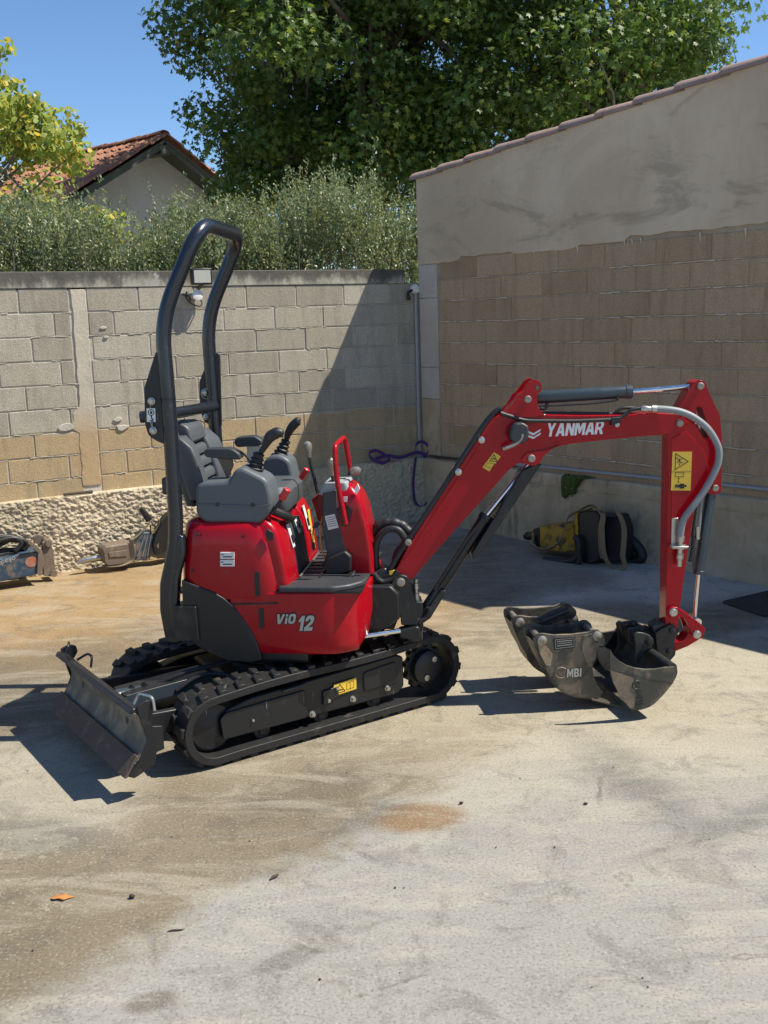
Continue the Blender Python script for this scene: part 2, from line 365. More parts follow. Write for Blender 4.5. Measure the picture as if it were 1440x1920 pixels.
    h = g.math('ADD', g.math('MULTIPLY', g.noise(60, 6, .7, p), .6), g.math('MULTIPLY', crust, .25))
    h = g.math('ADD', h, g.math('MULTIPLY', g.noise(7, 4, .6, p), 1.2))
    g.set(nrm=g.bump(h, .6, .007))
    return g.m
M['ground'] = ground_mat()
def block_mat(name, a, b, ochre_amt, patch):
    g = G(name); p = g.pos(); z = g.xyz(p)[2]; r = g.rnd()
    c = g.mix(r, a, b)
    c = g.mix(g.ramp(g.noise(2.0, 5, .65, p), .35, .7, 0, .6), c, patch)
    if ochre_amt:
        zz = g.math('ADD', z, g.math('MULTIPLY', g.math('SUBTRACT', g.noise(3, 4, .6, p), .5), .12))
        m = g.ramp(zz, 1.13, 1.07)
        c = g.mix(g.math('MULTIPLY', m, ochre_amt), c, g.mix(g.noise(1.8, 4, .6, p), (.46, .32, .15), (.53, .40, .225)))
    sn = g.noise(7, 5, .65, g.mapv(p, (1.6, 1.6, .25)))
    c = g.mix(g.ramp(sn, .45, .72, 0, .55), c, g.mix(.5, c, (.10, .09, .08)))
    f = g.noise(130, 3, .65, p); c = g.mix(g.ramp(f, .6, .4, 0, .55), c, g.mix(.6, c, (.07, .065, .055)))
    g.set(col=c, rough=.93, spec=.2)
    h = g.math('ADD', g.noise(95, 4, .7, p), g.math('MULTIPLY', g.noise(22, 3, .6, p), .6))
    g.set(nrm=g.bump(h, .6, .006)); return g.m
M['blockL'] = block_mat('grey_block', (.37, .335, .265), (.53, .485, .385), .85, (.43, .37, .27))
M['blockR'] = block_mat('brown_block', (.40, .275, .16), (.54, .39, .24), 0, (.46, .36, .24))
def conc(name, a, b, dark, da, sc_=2.0, bs=40, bd=.006, streak=.5, extra=None, bst=.6, smap=(1.5, 1.5, .5)):
    g = G(name); p = g.pos()
    c = g.mix(g.ramp(g.noise(sc_, 6, .65, p, .5), .35, .65), a, b)
    s = g.noise(3.2, 6, .7, g.mapv(p, smap), .6); c = g.mix(g.ramp(s, .52, .66, 0, da), c, dark)
    s2 = g.noise(9, 5, .7, g.mapv(p, (2, 2, .3))); c = g.mix(g.ramp(s2, .5, .75, 0, streak), c, g.mix(.6, c, dark))
    if extra: c = extra(g, p, c)
    g.set(col=c, rough=.92, spec=.2)
    h = g.math('ADD', g.noise(bs, 6, .7, p), g.math('MULTIPLY', g.noise(bs / 5, 4, .6, p), 1.5))
    g.set(nrm=g.bump(h, bst, bd)); return g.m
def band_x(g, p, c):
    z = g.xyz(p)[2]; m = g.ramp(g.math('ADD', z, g.math('MULTIPLY', g.noise(5, 6, .75, g.mapv(p, (1, 1, .5))), .42)), 2.40, 2.52)
    c = g.mix(g.math('MULTIPLY', m, .85), c, (.06, .056, .047)); return g.mix(g.ramp(g.noise(6, 5, .7, p), .62, .68, 0, .8), c, (.42, .41, .36))
def col_x(g, p, c):
    z = g.xyz(p)[2]; m = g.ramp(g.math('ADD', z, g.math('MULTIPLY', g.noise(5, 4, .6, p), .3)), 1.5, 1.15); return g.mix(g.math('MULTIPLY', m, .85), c, (.42, .29, .15))
M['band'] = conc('top_band_concrete', (.36, .34, .28), (.44, .41, .33), (.09, .082, .07), .5, extra=band_x)
M['column'] = conc('column_concrete', (.46, .42, .33), (.52, .46, .36), (.28, .25, .19), .4, streak=.3, extra=col_x)
M['joint'] = conc('mortar', (.42, .39, .32), (.50, .46, .38), (.28, .25, .2), .3)
M['jointR'] = conc('mortar_pale', (.56, .46, .35), (.62, .53, .42), (.36, .28, .2), .3)
M['jointRd'] = conc('mortar_dark', (.34, .27, .20), (.42, .34, .26), (.2, .16, .12), .5)
M['render'] = conc('grey_render', (.50, .40, .285), (.63, .52, .385), (.31, .25, .18), .6, sc_=1.0, bs=28, bd=.01, streak=.22, bst=.5, smap=(.35, .35, 1.0))
M['baseR'] = conc('stained_base_concrete', (.38, .30, .19), (.50, .40, .27), (.17, .14, .10), .75, bs=30)
M['roughcast'] = conc('rough_cast_base', (.46, .385, .26), (.56, .47, .33), (.30, .245, .165), .5, bs=60, bd=.01)
M['pilaster'] = conc('pilaster_concrete', (.44, .40, .34), (.52, .48, .41), (.36, .31, .24), .35, streak=.25)
def tile_mat(name, a, b):
    g = G(name); p = g.pos(); c = g.mix(g.rnd(), a, b)
    c = g.mix(g.ramp(g.noise(9, 5, .65, p), .45, .7, 0, .5), c, (.16, .12, .10)); c = g.mix(g.ramp(g.noise(25, 4, .7, p), .6, .72, 0, .6), c, (.36, .30, .25))
    g.set(col=c, rough=.85, nrm=g.bump(g.noise(60, 4, .6, p), .4, .004)); return g.m
M['coping'] = tile_mat('clay_coping', (.37, .235, .18), (.30, .21, .175))
M['rooftile'] = tile_mat('red_roof_tile', (.42, .19, .10), (.28, .12, .07))
M['plaster'] = conc('house_plaster', (.44, .45, .42), (.48, .49, .46), (.35, .36, .33), .3, bs=80, bd=.002, streak=.2)
M['timber'] = pm('green_grey_timber', (.07, .085, .07), .8, var=.2, bump=.3)
def leaf_mat(name, c1, c2, c3, p3, trans=.45, rough=.45):
    g = G(name); i = g.isl(); c = g.mix(i, c1, c2)
    i2 = g.math('FRACT', g.math('MULTIPLY', i, 37.7)); c = g.mix(g.ramp(i2, 1 - p3, 1 - p3 + .02), c, c3)
    g.set(col=c, rough=rough, spec=.35)
    t = g.n.new('ShaderNodeBsdfTranslucent'); g.l.new(g.mix(.35, c, g.mix(1, c, (1.6, 1.7, .5), 'MULTIPLY')), t.inputs[0])
    mx = g.n.new('ShaderNodeMixShader'); mx.inputs[0].default_value = trans
    g.l.new(g.b.outputs[0], mx.inputs[1]); g.l.new(t.outputs[0], mx.inputs[2]); g.l.new(mx.outputs[0], g.out.inputs[0]); return g.m
M['planeleaf'] = leaf_mat('plane_leaf', (.050, .095, .022), (.115, .185, .038), (.26, .31, .06), .10, trans=.40)
M['lindenleaf'] = leaf_mat('linden_leaf', (.22, .29, .07), (.40, .44, .12), (.62, .48, .10), .16, trans=.45)
M['oliveleaf'] = leaf_mat('olive_leaf', (.15, .19, .10), (.27, .31, .18), (.30, .30, .11), .2, trans=.3, rough=.4)

# ------------------------------------------------------------------ the setting
W0 = Fr((0, 0, 0), 0)
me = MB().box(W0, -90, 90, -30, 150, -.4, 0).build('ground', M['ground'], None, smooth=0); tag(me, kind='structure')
CORNER = V((.372, 9.758, 0))
# left wall: s runs from the corner to the left, d towards the viewer
class Wf:
    def __init__(s, o, dr, nr): s.o = V(o); s.d = V(dr).normalized(); s.n = V(nr).normalized()
    def W(s, a, b, z): return s.o + s.d * a + s.n * b + V((0, 0, z))
LW = Wf(CORNER, (-.873, -.488, 0), (.488, -.873, 0)); RW = Wf(CORNER, (.631, -.776, 0), (-.776, -.631, 0))
PITCHZ = .185; BL = .463
def block_mesh(name, L, H, D, mat):
    bm = bmesh.new(); bmesh.ops.create_cube(bm, size=1.0); bmesh.ops.scale(bm, vec=(L, D, H), verts=bm.verts)
    bmesh.ops.bevel(bm, geom=[e for e in bm.edges], offset=.004, segments=1, affect='EDGES')
    m = bpy.data.meshes.new(name); bm.to_mesh(m); bm.free(); m.materials.append(mat); return m
_bm = {}
def put_block(F, s0, s1, z0, z1, parent, mat, key, bulge=.0015, name='block'):
    L = round(s1 - s0, 3); H = round(z1 - z0, 3); D = .06; k = (L, H, key)
    if k not in _bm: _bm[k] = block_mesh('block', L, H, D, mat)
    o = bpy.data.objects.new(name, _bm[k]); COL.objects.link(o)
    jit = lambda a: random.uniform(-a, a)
    c = F.W((s0 + s1) / 2, -D / 2 + jit(bulge), (z0 + z1) / 2 + jit(.001)) - V(parent['_o'])
    rot = Matrix((F.d, -F.n, V((0, 0, 1)))).transposed()
    o.matrix_world = Matrix.Translation(c) @ (rot @ Matrix.Rotation(jit(.003), 3, 'Z') @ Matrix.Rotation(jit(.003), 3, 'X')).to_4x4()
    o.parent = parent; return o
# --- left block wall
lw = thing('block_wall', LW.W(0, 0, 0), 'grey hollow block wall behind the excavator with a blackened concrete top band and a sunlit ochre foot', 'wall')
LEN = 6.3
MB().box(W0, 0, 0, 0, 0, 0, 0)
def wbox(F, s0, s1, d0, d1, z0, z1, mb=None):
    mb = mb or MB(); return mb.hexa([F.W(a, b, z) for z in (z0, z1) for b in (d0, d1) for a in (s0, s1)])
wbox(LW, -.05, LEN, -.20, -.006, 0, 2.2).build('mortar_core', M['joint'], lw, smooth=0)
wbox(LW, .135, LEN, -.201, .006, 2.212, 2.338).build('top_band', M['band'], lw, bev=.006)
# concrete tie column, ragged outline
cp = []
for i in range(30):
    z = .66 + (2.20 - .66) * i / 29; cp.append((3.035 + random.uniform(-.006, .006) + (.06 if z < .9 else 0) * 0, z))
for i in range(30):
    z = 2.20 - (2.20 - .66) * i / 29; wdt = .115 + (.03 if z < 1.15 else 0) + (.06 if 1.10 < z < 1.28 else 0)
    cp.append((3.035 + wdt + random.uniform(-.008, .008), z))
MB().prismf(LW.o - LW.n * .05, LW.d, V((0, 0, 1)), LW.n * .054, cp).build('tie_column', M['column'], lw, bev=.004)
for k in range(9):
    z0 = .55 + k * PITCHZ; off = -(BL / 2) * (k % 2) + [.03, 0, .02, -.04, .05, 0, -.03, .02, .04][k]
    s = off - .2
    while s < LEN:
        a, b = max(s + .005, .0), min(s + BL - .005, LEN)
        segs = [(a, b)]
        if a < 3.16 and b > 3.03: segs = [(a, 3.025), (3.17, b)]
        for a2, b2 in segs:
            if b2 - a2 > .04: put_block(LW, a2, b2, z0 + .005, z0 + PITCHZ - .005, lw, M['blockL'], 'L')
        s += BL
# mortar squeezed out along the bed joints: thin ragged beads
mb = MB()
for k in range(1, 9):
    z = .55 + k * PITCHZ; s = .02
    while s < 4.6:
        l = random.uniform(.05, .3)
        if random.random() < .62:
            n = 6; P = [LW.W(s + l * i / n, .0005, z + random.uniform(-.003, .003)) for i in range(n + 1)]; mb.tube(P, [random.uniform(.001, .0045) for _ in P], 6)
        s += l + random.uniform(.0, .12)
tag(mb.build('mortar_bead', M['joint'], lw), kind='stuff')
def rough_slab(F, s0, s1, d, z1, amp, fr, nx, nz, ledge, mat, name, parent, lip=.0):
    """a cast base with a lumpy face: grid, its top edge and the ledge behind it"""
    vs = []; fs = []
    for j in range(nz + 1):
        for i in range(nx + 1):
            s = s0 + (s1 - s0) * i / nx; z = z1 * j / nz; q = V((s * fr, z * fr * 1.3, 1.7))
            h = noise.fractal(q, .8, 2.1, 4) * amp + noise.noise(q * .3) * amp * .8
            zz = z + (noise.noise(V((s * 5, 3.3, 0))) * lip if j == nz else 0)
            vs.append(F.W(s, d + h * (1 if j < nz else .6), zz))
    for j in range(nz):
        for i in range(nx): a = j * (nx + 1) + i; fs.append((a, a + 1, a + nx + 2, a + nx + 1))
    o = len(vs)
    for i in range(nx + 1): vs.append(F.W(s0 + (s1 - s0) * i / nx, -ledge, z1 + .004 + noise.noise(V((s0 + (s1 - s0) * i / nx * 3, 9, 0))) * .004))
    for i in range(nx): a = nz * (nx + 1) + i; fs.append((a, a + 1, o + i + 1, o + i))
    m = MB(); m.add(vs, fs); return m.build(name, mat, parent, smooth=180)
rough_slab(LW, .0, LEN, .085, .60, .0105, 32, 1100, 120, .03, M['roughcast'], 'rough_base', lw, lip=.02)
# broken mortar lumps
for s, z, r_ in ((3.27, 1.135, .05), (2.83, 1.10, .045), (2.86, 1.17, .03), (2.92, 1.9, .022), (2.90, 1.83, .018)):
    m = MB(); n = 9; rr = [r_ * random.uniform(.6, 1.1) for _ in range(n)]
    m.prismf(LW.W(s, -.005, z), LW.d, V((0, 0, 1)), LW.n * .015, [(rr[i] * 1.4 * cos(2 * pi * i / n), rr[i] * .7 * sin(2 * pi * i / n)) for i in range(n)]).build('mortar_lump', M['joint'], lw, bev=.004)
# --- right block wall under a sloping rendered gable
rw = thing('block_wall', RW.W(0, 0, 0), 'tall brown block wall on the right in shade, rendered grey above, capped with clay tiles', 'wall')
RL = 9.5
top = lambda s: 3.15 + (s - .10) * .0945
prof = [(.035, .0), (.035, top(.035) - .01)] + [(s, top(s) - .01) for s in (1, 2, 3, 4.15)] + [(4.15, 2.62), (RL, 2.62), (RL, 0)]
MB().prismf(RW.o - RW.n * .20, RW.d, V((0, 0, 1)), RW.n * .194, prof).build('mortar_core', M['jointRd'], rw, smooth=0)
# render: lower edge ragged, stepping with the courses
low = []
s = .28; ss = []
while s < RL: ss.append(s); s += random.uniform(.03, .08)
for s in ss: low.append((s, 2.411 + (-.035 if s < .6 else 0) + (.0 if s < 2.4 else .03) + noise.noise(V((s * 6, 0, 0))) * .02 - (.02 if 1.2 < s < 1.9 else 0)))
rp = [(.03, 2.37), (.28, 2.375)] + low + [(RL, 2.61), (4.16, 2.61), (4.16, top(4.16) - .012)] + [(s, top(s) - .012) for s in (3, 2, 1, .03)]
MB().prismf(RW.o - RW.n * .012, RW.d, V((0, 0, 1)), RW.n * .02, rp).build('render_coat', M['render'], rw, bev=.004)
for k in range(10):
    z0 = .561 + k * PITCHZ; s = .285 - (BL / 2) * (k % 2) + [.0, .08, -.03, .04, 0, .1, .02, -.05, .06, 0][k] - .2
    while s < 5.4:
        a, b = max(s + .0035, .285), s + BL - .0035
        if b - a > .04: put_block(RW, a, b, z0 + .006, z0 + PITCHZ - .006, rw, M['blockR'], 'R', .001)
        s += BL
mb = MB()
for k in range(1, 10):
    z = .561 + k * PITCHZ; s = .3
    while s < 4.2:
        l = random.uniform(.08, .4)
        if random.random() < .7:
            n = 6; P = [RW.W(s + l * i / n, .0008, z + random.uniform(-.003, .003)) for i in range(n + 1)]; mb.tube(P, [random.uniform(.0015, .0075) for _ in P], 6)
        s += l + random.uniform(.0, .1)
for s in (1.45, 1.9, 2.35, 2.42, 2.5, 3.0, 3.35):
    L_ = random.uniform(.03, .09); mb.tube([RW.W(s, .002, 2.42), RW.W(s + .004, .003, 2.42 - L_ * .6), RW.W(s + .002, .001, 2.42 - L_)], [.009, .005, .001], 6)
tag(mb.build('mortar_bead', M['jointR'], rw), kind='stuff')
# pilaster in three lifts
for z0, z1 in ((.61, 1.155), (1.16, 1.445), (1.45, 2.07), (2.075, 2.37)):
    wbox(RW, .03, .275, -.05, .004, z0, z1).build('pilaster_block', M['pilaster'] if z0 > 1.1 else M['baseR'], rw, bev=.004)
rough_slab(RW, .0, RL, .05, .60, .008, 6, 300, 30, .03, M['baseR'], 'cast_base', rw, lip=.012)
wbox(RW, .1, 4.1, .03, .056, .50, .508).build('formwork_ridge', M['baseR'], rw, bev=.003)
# clay coping tiles
def canal_tile(L, r1, r2, th, mat, name='coping_tile'):
    vs = []; n = 10
    for j, (x, r_) in enumerate(((0, r1), (L * .5, (r1 + r2) / 2), (L, r2))):
        for rr in (r_, r_ - th):
            for i in range(n + 1):
                a = pi * i / n; vs.append((x, cos(a) * rr, sin(a) * rr * .62))
    fs = []; k = 2 * (n + 1)
    for j in range(2):
        for i in range(n):
            a = j * k + i; fs.append((a, a + 1, a + 1 + k, a + k)); b = j * k + n + 1 + i; fs.append((b, b + k, b + k + 1, b + 1))
        fs.append((j * k, j * k + k, j * k + k + n + 1, j * k + n + 1)); fs.append((j * k + n, j * k + 2 * n + 1, j * k + k + 2 * n + 1, j * k + k + n))
    for j in (0, 2):
        for i in range(n): a = j * k + i; fs.append((a, a + n + 1, a + n + 2, a + 1))
    m = bpy.data.meshes.new(name); m.from_pydata(vs, [], fs); bm = bmesh.new(); bm.from_mesh(m); bmesh.ops.recalc_face_normals(bm, faces=bm.faces); bm.to_mesh(m); bm.free()
    m.polygons.foreach_set('use_smooth', [True] * len(m.polygons)); m.set_sharp_from_angle(angle=R(40)); m.materials.append(mat); return m
ct = canal_tile(.42, .125, .105, .014, M['coping'])
for k in range(12):
    s = -.03 + k * .352; o = bpy.data.objects.new('coping_tile', ct); COL.objects.link(o)
    sl = (RW.d + V((0, 0, .0945 - .03))).normalized(); nz = RW.n.cross(sl); nz = nz if nz.z > 0 else -nz
    rot = Matrix((sl, nz.cross(sl), nz)).transposed()
    o.matrix_world = Matrix.Translation(RW.W(s, -.09 + random.uniform(-.004, .004), top(s) - .022 + .006) - V(rw['_o'])) @ rot.to_4x4(); o.parent = rw
wbox(RW, .03, 4.15, -.2, -.0, 0, 0.001)
# --- conduit, sensor, lights
def clip_tube(name, F, pts, r, mat, label, cat):
    m = MB().tube([F.W(*p) for p in pts], r, 10); o = m.build(name, mat, None, origin=F.W(*pts[0])); return tag(o, label, cat)
t = thing('wall_conduit', LW.W(.03, .02, .6), 'grey vertical conduit running down the inner corner from the white sensor', 'conduit')
MB().tube([LW.W(.035, .024, 2.13), LW.W(.035, .024, .61)], .0125, 10).build('pipe', M['pvc'], t)
for z in (1.9, 1.45, 1.0): MB().tube([LW.W(.035, .024, z), LW.W(.035, .024, z + .018)], .017, 10).build('clip', M['pvc'], t)
t = thing('wall_conduit', RW.W(1.4, .02, .64), 'long grey conduit lying along the ledge of the brown block wall behind the boom', 'conduit')
MB().tube(fillet([RW.W(.5, .012, .618), RW.W(1.3, .014, .642), RW.W(3.6, .016, .672), RW.W(6.5, .016, .69)], .2), .0135, 10).build('pipe', M['pvc'], t)
for s in (1.8, 2.9, 4.2): MB().tube([RW.W(s, .015, .65 + (s - 1.8) * .012), RW.W(s + .015, .015, .65 + (s - 1.8) * .012)], .019, 10).build('clip', M['pvc'], t)
t = thing('motion_sensor', LW.W(.03, 0, 2.16), 'small round white motion sensor with a black camera eye at the top of the corner', 'sensor')
MB().lathe(LW.W(.03, 0, 2.16), LW.n, [(0, .045), (.02, .045), (.035, .036), (.04, .01)]).build('housing', M['wplast'], t)
MB().tube([LW.W(.07, .02, 2.15), LW.W(.12, .04, 2.13), LW.W(.125, .05, 2.09)], .013, 10).build('arm', M['black'], t)
MB().lathe(LW.W(.125, .05, 2.095), V((0, 0, -1)), [(0, .02), (.03, .02), (.035, .012)]).build('eye', M['black'], t)
t = thing('flood_light', LW.W(2.11, .1, 2.28), 'black flood light with a pale glass standing up on the wall behind the roll bar', 'flood light')
f0 = LW.W(2.115, .10, 2.285)
MB().hexa([f0 + LW.d * a + LW.n * b + V((0, 0, z)) for z in (-.065, .065) for b in (-.03, .03) for a in (-.085, .085)]).build('frame', M['black'], t, bev=.005)
MB().hexa([f0 + LW.d * a + LW.n * b + V((0, 0, z)) for z in (-.05, .05) for b in (.031, .034) for a in (-.07, .07)]).build('glass', M['glass'], t)
MB().bar(f0 + V((0, 0, -.06)), f0 - LW.n * .09 + V((0, 0, -.1)), .03, .01).build('bracket', M['black'], t)
t = thing('junction_box', LW.W(2.17, .05, 2.13), 'round white junction lamp with loose black cables below the flood light', 'wall lamp')
MB().lathe(LW.W(2.15, .0, 2.13), (LW.n + V((0, 0, .1))), [(0, .025), (.05, .025), (.08, .044), (.095, .044), (.10, .025)]).build('housing', M['wplast'], t)
MB().tube(catmull([LW.W(2.22, .03, 2.17), LW.W(2.24, .06, 2.12), LW.W(2.19, .05, 2.07), LW.W(2.13, .07, 2.05), LW.W(2.10, .04, 2.08), LW.W(2.12, .02, 2.12)], 5), .006, 8).build('cable', M['hose'], t)
MB().tube(catmull([LW.W(2.25, .01, 2.15), LW.W(2.23, .09, 2.13), LW.W(2.20, .05, 2.10)], 5), .008, 8).build('cable', M['hose'], t)
# --- purple sling, rebar and cloth on the corner ledge
t = thing('lifting_sling', LW.W(.1, .06, .62), 'purple lifting sling heaped on the corner ledge with a long loop hanging down', 'sling')
wv = V((0, 0, .03)) + LW.n * .01
def lr(pts, n=6): return catmull([LW.W(*p) for p in pts], n)
MB().ribbon(lr([(.12, .10, .62), (.155, .12, .5), (.17, .12, .35), (.15, .12, .2), (.08, .12, .15), (.0, .12, .22), (-.01, .12, .4), (.01, .10, .58), (.02, .08, .62)]), LW.d * .030 + LW.n * .010, .002).build('hanging_loop', M['purple'], t)
MB().ribbon(lr([(-.35, .06, .64), (-.2, .08, .67), (-.05, .09, .62), (.1, .08, .66), (.28, .09, .63), (.42, .09, .66), (.55, .09, .64)]), wv, .003).build('strap', M['purple'], t)
MB().ribbon(lr([(.0, .1, .63), (-.02, .1, .7), (.05, .1, .76), (.12, .1, .73), (.13, .1, .64)]), wv, .003).build('loop', M['purple'], t)
MB().ribbon(lr([(.40, .1, .62), (.48, .1, .60), (.58, .1, .64), (.62, .1, .70), (.55, .1, .72), (.46, .09, .68), (.40, .1, .62)]), wv, .003).build('loop', M['purple'], t)
t = thing('rebar_bundle', RW.W(.7, .02, .61), 'thin bundle of rusty reinforcing rods lying on the ledge beside the purple sling', 'rods')
for i in range(6): MB().tube([RW.W(.1 + .03 * i, .01 + i * .007, .618 + (i % 2) * .012), RW.W(1.25 - .1 * (i % 3), .005 + i * .008, .622 + (i % 3) * .01)], .0045, 6).build('rod', M['rod'], t)
def cloth():
    vs = []; fs = []; nx, ny = 26, 16
    for j in range(ny + 1):
        for i in range(nx + 1):
            a = i / nx; b = j / ny; s = 1.80 + a * .30 + .05 * sin(b * 3) ; wdt = 1 - .35 * b * abs(a - .35) * 2
            drop = (b - .25); env = (.17 if a < .35 else .12) * (1 - .9 * max(0, a - .55) / .45) + .02 * sin(a * 17)
            z = .608 + .012 * noise.noise(V((a * 9, b * 6, 0))) if drop < 0 else .60 - drop / .75 * env
            d = -.01 + b / .25 * .07 if drop < 0 else .066 + .014 * sin(a * 30 + b * 3) * (1 if drop > 0 else 0)
            vs.append(RW.W(1.80 + (a - .0) * .30 * wdt, d, z))
    for j in range(ny):
        for i in range(nx): q = j * (nx + 1) + i; fs.append((q, q + 1, q + nx + 2, q + nx + 1))
    m = MB(); m.add(vs, fs); o = m.build('cloth', M['cloth'], None, origin=RW.W(1.9, .06, .6), smooth=180)
    md = o.modifiers.new('thick', 'SOLIDIFY'); md.thickness = .004; return o
tag(cloth(), 'crumpled moss green rag hanging over the ledge below the grey conduit', 'rag')
t = thing('brick_piece', LW.W(1.2, .06, .61), 'dark off-cut lying on the sunlit ledge at the far left', 'off-cut')
MB().tube([LW.W(3.12, .05, .615), LW.W(3.35, .06, .617)], .012, 8).build('stick', M['pod'], t)

# ------------------------------------------------------------------ house behind
HO = V((-3.80, 20.0, 0)); hg = V((.669, .743, 0)); hr = V((-.743, .669, 0)); zr = 5.38; PT = .56; HWD = 3.6
t = thing('house', HO, 'pale house with a red tiled gable roof behind the hedge', 'house')
# walls set in half a metre under the verge
wz = lambda a, e=0: zr - .16 - abs(a) * PT
MB().prismf(HO + hr * .55, hg, V((0, 0, 1)), hr * 8, [(-3.0, 0), (3.0, 0), (3.0, wz(3.0)), (0, wz(0)), (-3.0, wz(3.0))]).build('wall', M['plaster'], t, smooth=0)
for sg in (-1, 1):
    sl = (hg * sg - V((0, 0, PT))).normalized(); nn = sl.cross(hr); nn = nn if nn.z > 0 else -nn
    o0 = HO + V((0, 0, zr - .05)); LS = HWD * math.hypot(1, PT)
    MB().hexa([o0 + sl * a + hr * b + nn * c_ for c_ in (-.09, -.045) for b in (.0, 9.0) for a in (0, LS)]).build('roof_deck', M['timber'], t)
    MB().hexa([o0 + sl * a + hr * b + nn * c_ for c_ in (-.17, -.09) for b in (.02, .07) for a in (.1, LS)]).build('barge_board', M['timber'], t)
for a in (-1.9, 0, 1.45):
    c0 = HO + hg * a + V((0, 0, wz(a) - .10)); MB().hexa([c0 + hg * x + hr * y + V((0, 0, z)) for z in (-.11, .06) for y in (.02, 1.0) for x in (-.1, .1)]).build('purlin', M['timber'], t, bev=.01)
# interlocking tiles, rib by rib
def roof_tile():
    wd, L = .235, .40; prof_ = [(0, 0), (.04, .0), (.06, .03), (.10, .045), (.14, .03), (.16, 0), (.20, .0), (.22, .02), (.25, .02)]
    vs = []; fs = []
    for x, lift in ((0, 0), (L, .035)):
        for (y, z) in prof_: vs.append((x, y, z + lift)); 
        for (y, z) in prof_: vs.append((x, y, z + lift - .02))
    n = len(prof_)
    for i in range(n - 1):
        fs.append((i, i + 1, 2 * n + i + 1, 2 * n + i)); fs.append((n + i, 3 * n + i, 3 * n + i + 1, n + i + 1)); fs.append((2 * n + i, 2 * n + i + 1, 3 * n + i + 1, 3 * n + i))
    m = bpy.data.meshes.new('roof_tile'); m.from_pydata(vs, [], fs); m.materials.append(M['rooftile']); return m
rtile = roof_tile(); cnt = 0
sl = (-hg - V((0, 0, PT))).normalized(); nn = sl.cross(hr); nn = nn if nn.z > 0 else -nn
rot = Matrix((sl, hr, sl.cross(hr))).transposed(); 
if (rot @ V((0, 0, 1))).z < 0: rot = Matrix((sl, hr, nn)).transposed()
for i in range(11):
    for j in range(26):
        o = bpy.data.objects.new('roof_tile', rtile); COL.objects.link(o)
        o.matrix_world = Matrix.Translation(V((0, 0, zr - .05)) + sl * (i * .37) + hr * (.12 + j * .235 + random.uniform(-.006, .006)) + nn * (.0 + random.uniform(-.004, .004))) @ rot.to_4x4(); o.parent = t; cnt += 1
mb = MB()
sl2 = (hg - V((0, 0, PT))).normalized(); nn2 = V((0, 0, 1)) - sl2 * sl2.z; nn2.normalize()
for i in range(11):
    for j in range(14):
        p = HO + V((0, 0, zr - .05)) + sl2 * (i * .37) + hr * (.12 + j * .235); mb.hexa([p + sl2 * a + hr * b + nn2 * (c_ + (.035 if a > .1 else 0)) for c_ in (.0, .03) for b in (.0, .2) for a in (0, .4)])
tag(mb.build('roof_tile', M['rooftile'], t), kind='stuff')
vt = canal_tile(.42, .12, .10, .015, M['rooftile'], 'verge_tile')
for sg, n_ in ((-1, 11), (1, 11)):
    s_ = (hg * sg - V((0, 0, PT))).normalized(); q = (-s_); nz = V((0, 0, 1)) - q * q.z; nz.normalize()
    for i in range(n_):
        o = bpy.data.objects.new('verge_tile', vt); COL.objects.link(o)
        o.matrix_world = Matrix.Translation(V((0, 0, zr - .03)) + s_ * (.42 + i * .36) + hr * .05 + nz * random.uniform(-.01, .012)) @ Matrix((q, nz.cross(q), nz)).transposed().to_4x4(); o.parent = t
for j in range(18):
    o = bpy.data.objects.new('ridge_tile', vt); COL.objects.link(o); nz = V((0, 0, 1))
    o.matrix_world = Matrix.Translation(V((0, 0, zr - .02 + random.uniform(-.01, .01))) + hr * (j * .37)) @ Matrix((hr, nz.cross(hr), nz)).transposed().to_4x4(); o.parent = t
c0 = HO + hr * 3.9 - hg * .9 + V((0, 0, zr - .42))
for dd in (0, .9): MB().hexa([c0 + hr * (dd + a) + sl * b + nn * c_ for c_ in (.03, .1) for b in (0, .8) for a in (0, .7)]).build('skylight', M['lgrey'], t, bev=.02)

# ------------------------------------------------------------------ foliage
def leaf_cloud(name, parent, C, Nrm, size, shape, mat, droop=0.0):
    """one mesh of many leaves: C (n,3) centres, Nrm (n,3) normals, shape list of (x,y,z)"""
    n = len(C); k = len(shape); Nrm = Nrm / np.linalg.norm(Nrm, axis=1, keepdims=True)
    a = rng.normal(size=(n, 3)); a[:, 2] -= droop; T = a - (a * Nrm).sum(1, keepdims=True) * Nrm; T /= np.linalg.norm(T, axis=1, keepdims=True)
    B = np.cross(Nrm, T); S = np.array(shape); sz = size * rng.uniform(.65, 1.25, (n, 1, 1))
    P = C[:, None, :] + sz * (T[:, None, :] * S[None, :, 0:1] + B[:, None, :] * S[None, :, 1:2] + Nrm[:, None, :] * S[None, :, 2:3])
    P = P.reshape(-1, 3) - np.array(parent['_o'])
    return P, n, k
def leaf_mesh(name, parent, P, n, k, faces, mat):
    me = bpy.data.meshes.new(name); me.vertices.add(n * k); me.vertices.foreach_set('co', P.astype(np.float32).ravel())
    fa = np.array([i for f in faces for i in f]); fl = np.array([len(f) for f in faces]); nl = len(fa)
    me.loops.add(n * nl); me.loops.foreach_set('vertex_index', (fa[None, :] + (np.arange(n) * k)[:, None]).ravel().astype(np.int32))
    me.polygons.add(n * len(fl)); st = np.concatenate(([0], np.cumsum(fl)[:-1]))
    me.polygons.foreach_set('loop_start', (st[None, :] + (np.arange(n) * nl)[:, None]).ravel().astype(np.int32))
    me.polygons.foreach_set('loop_total', np.tile(fl, n).astype(np.int32))
    me.update(calc_edges=True); me.validate(); me.materials.append(mat)
    o = bpy.data.objects.new(name, me); COL.objects.link(o); o.parent = parent; return o
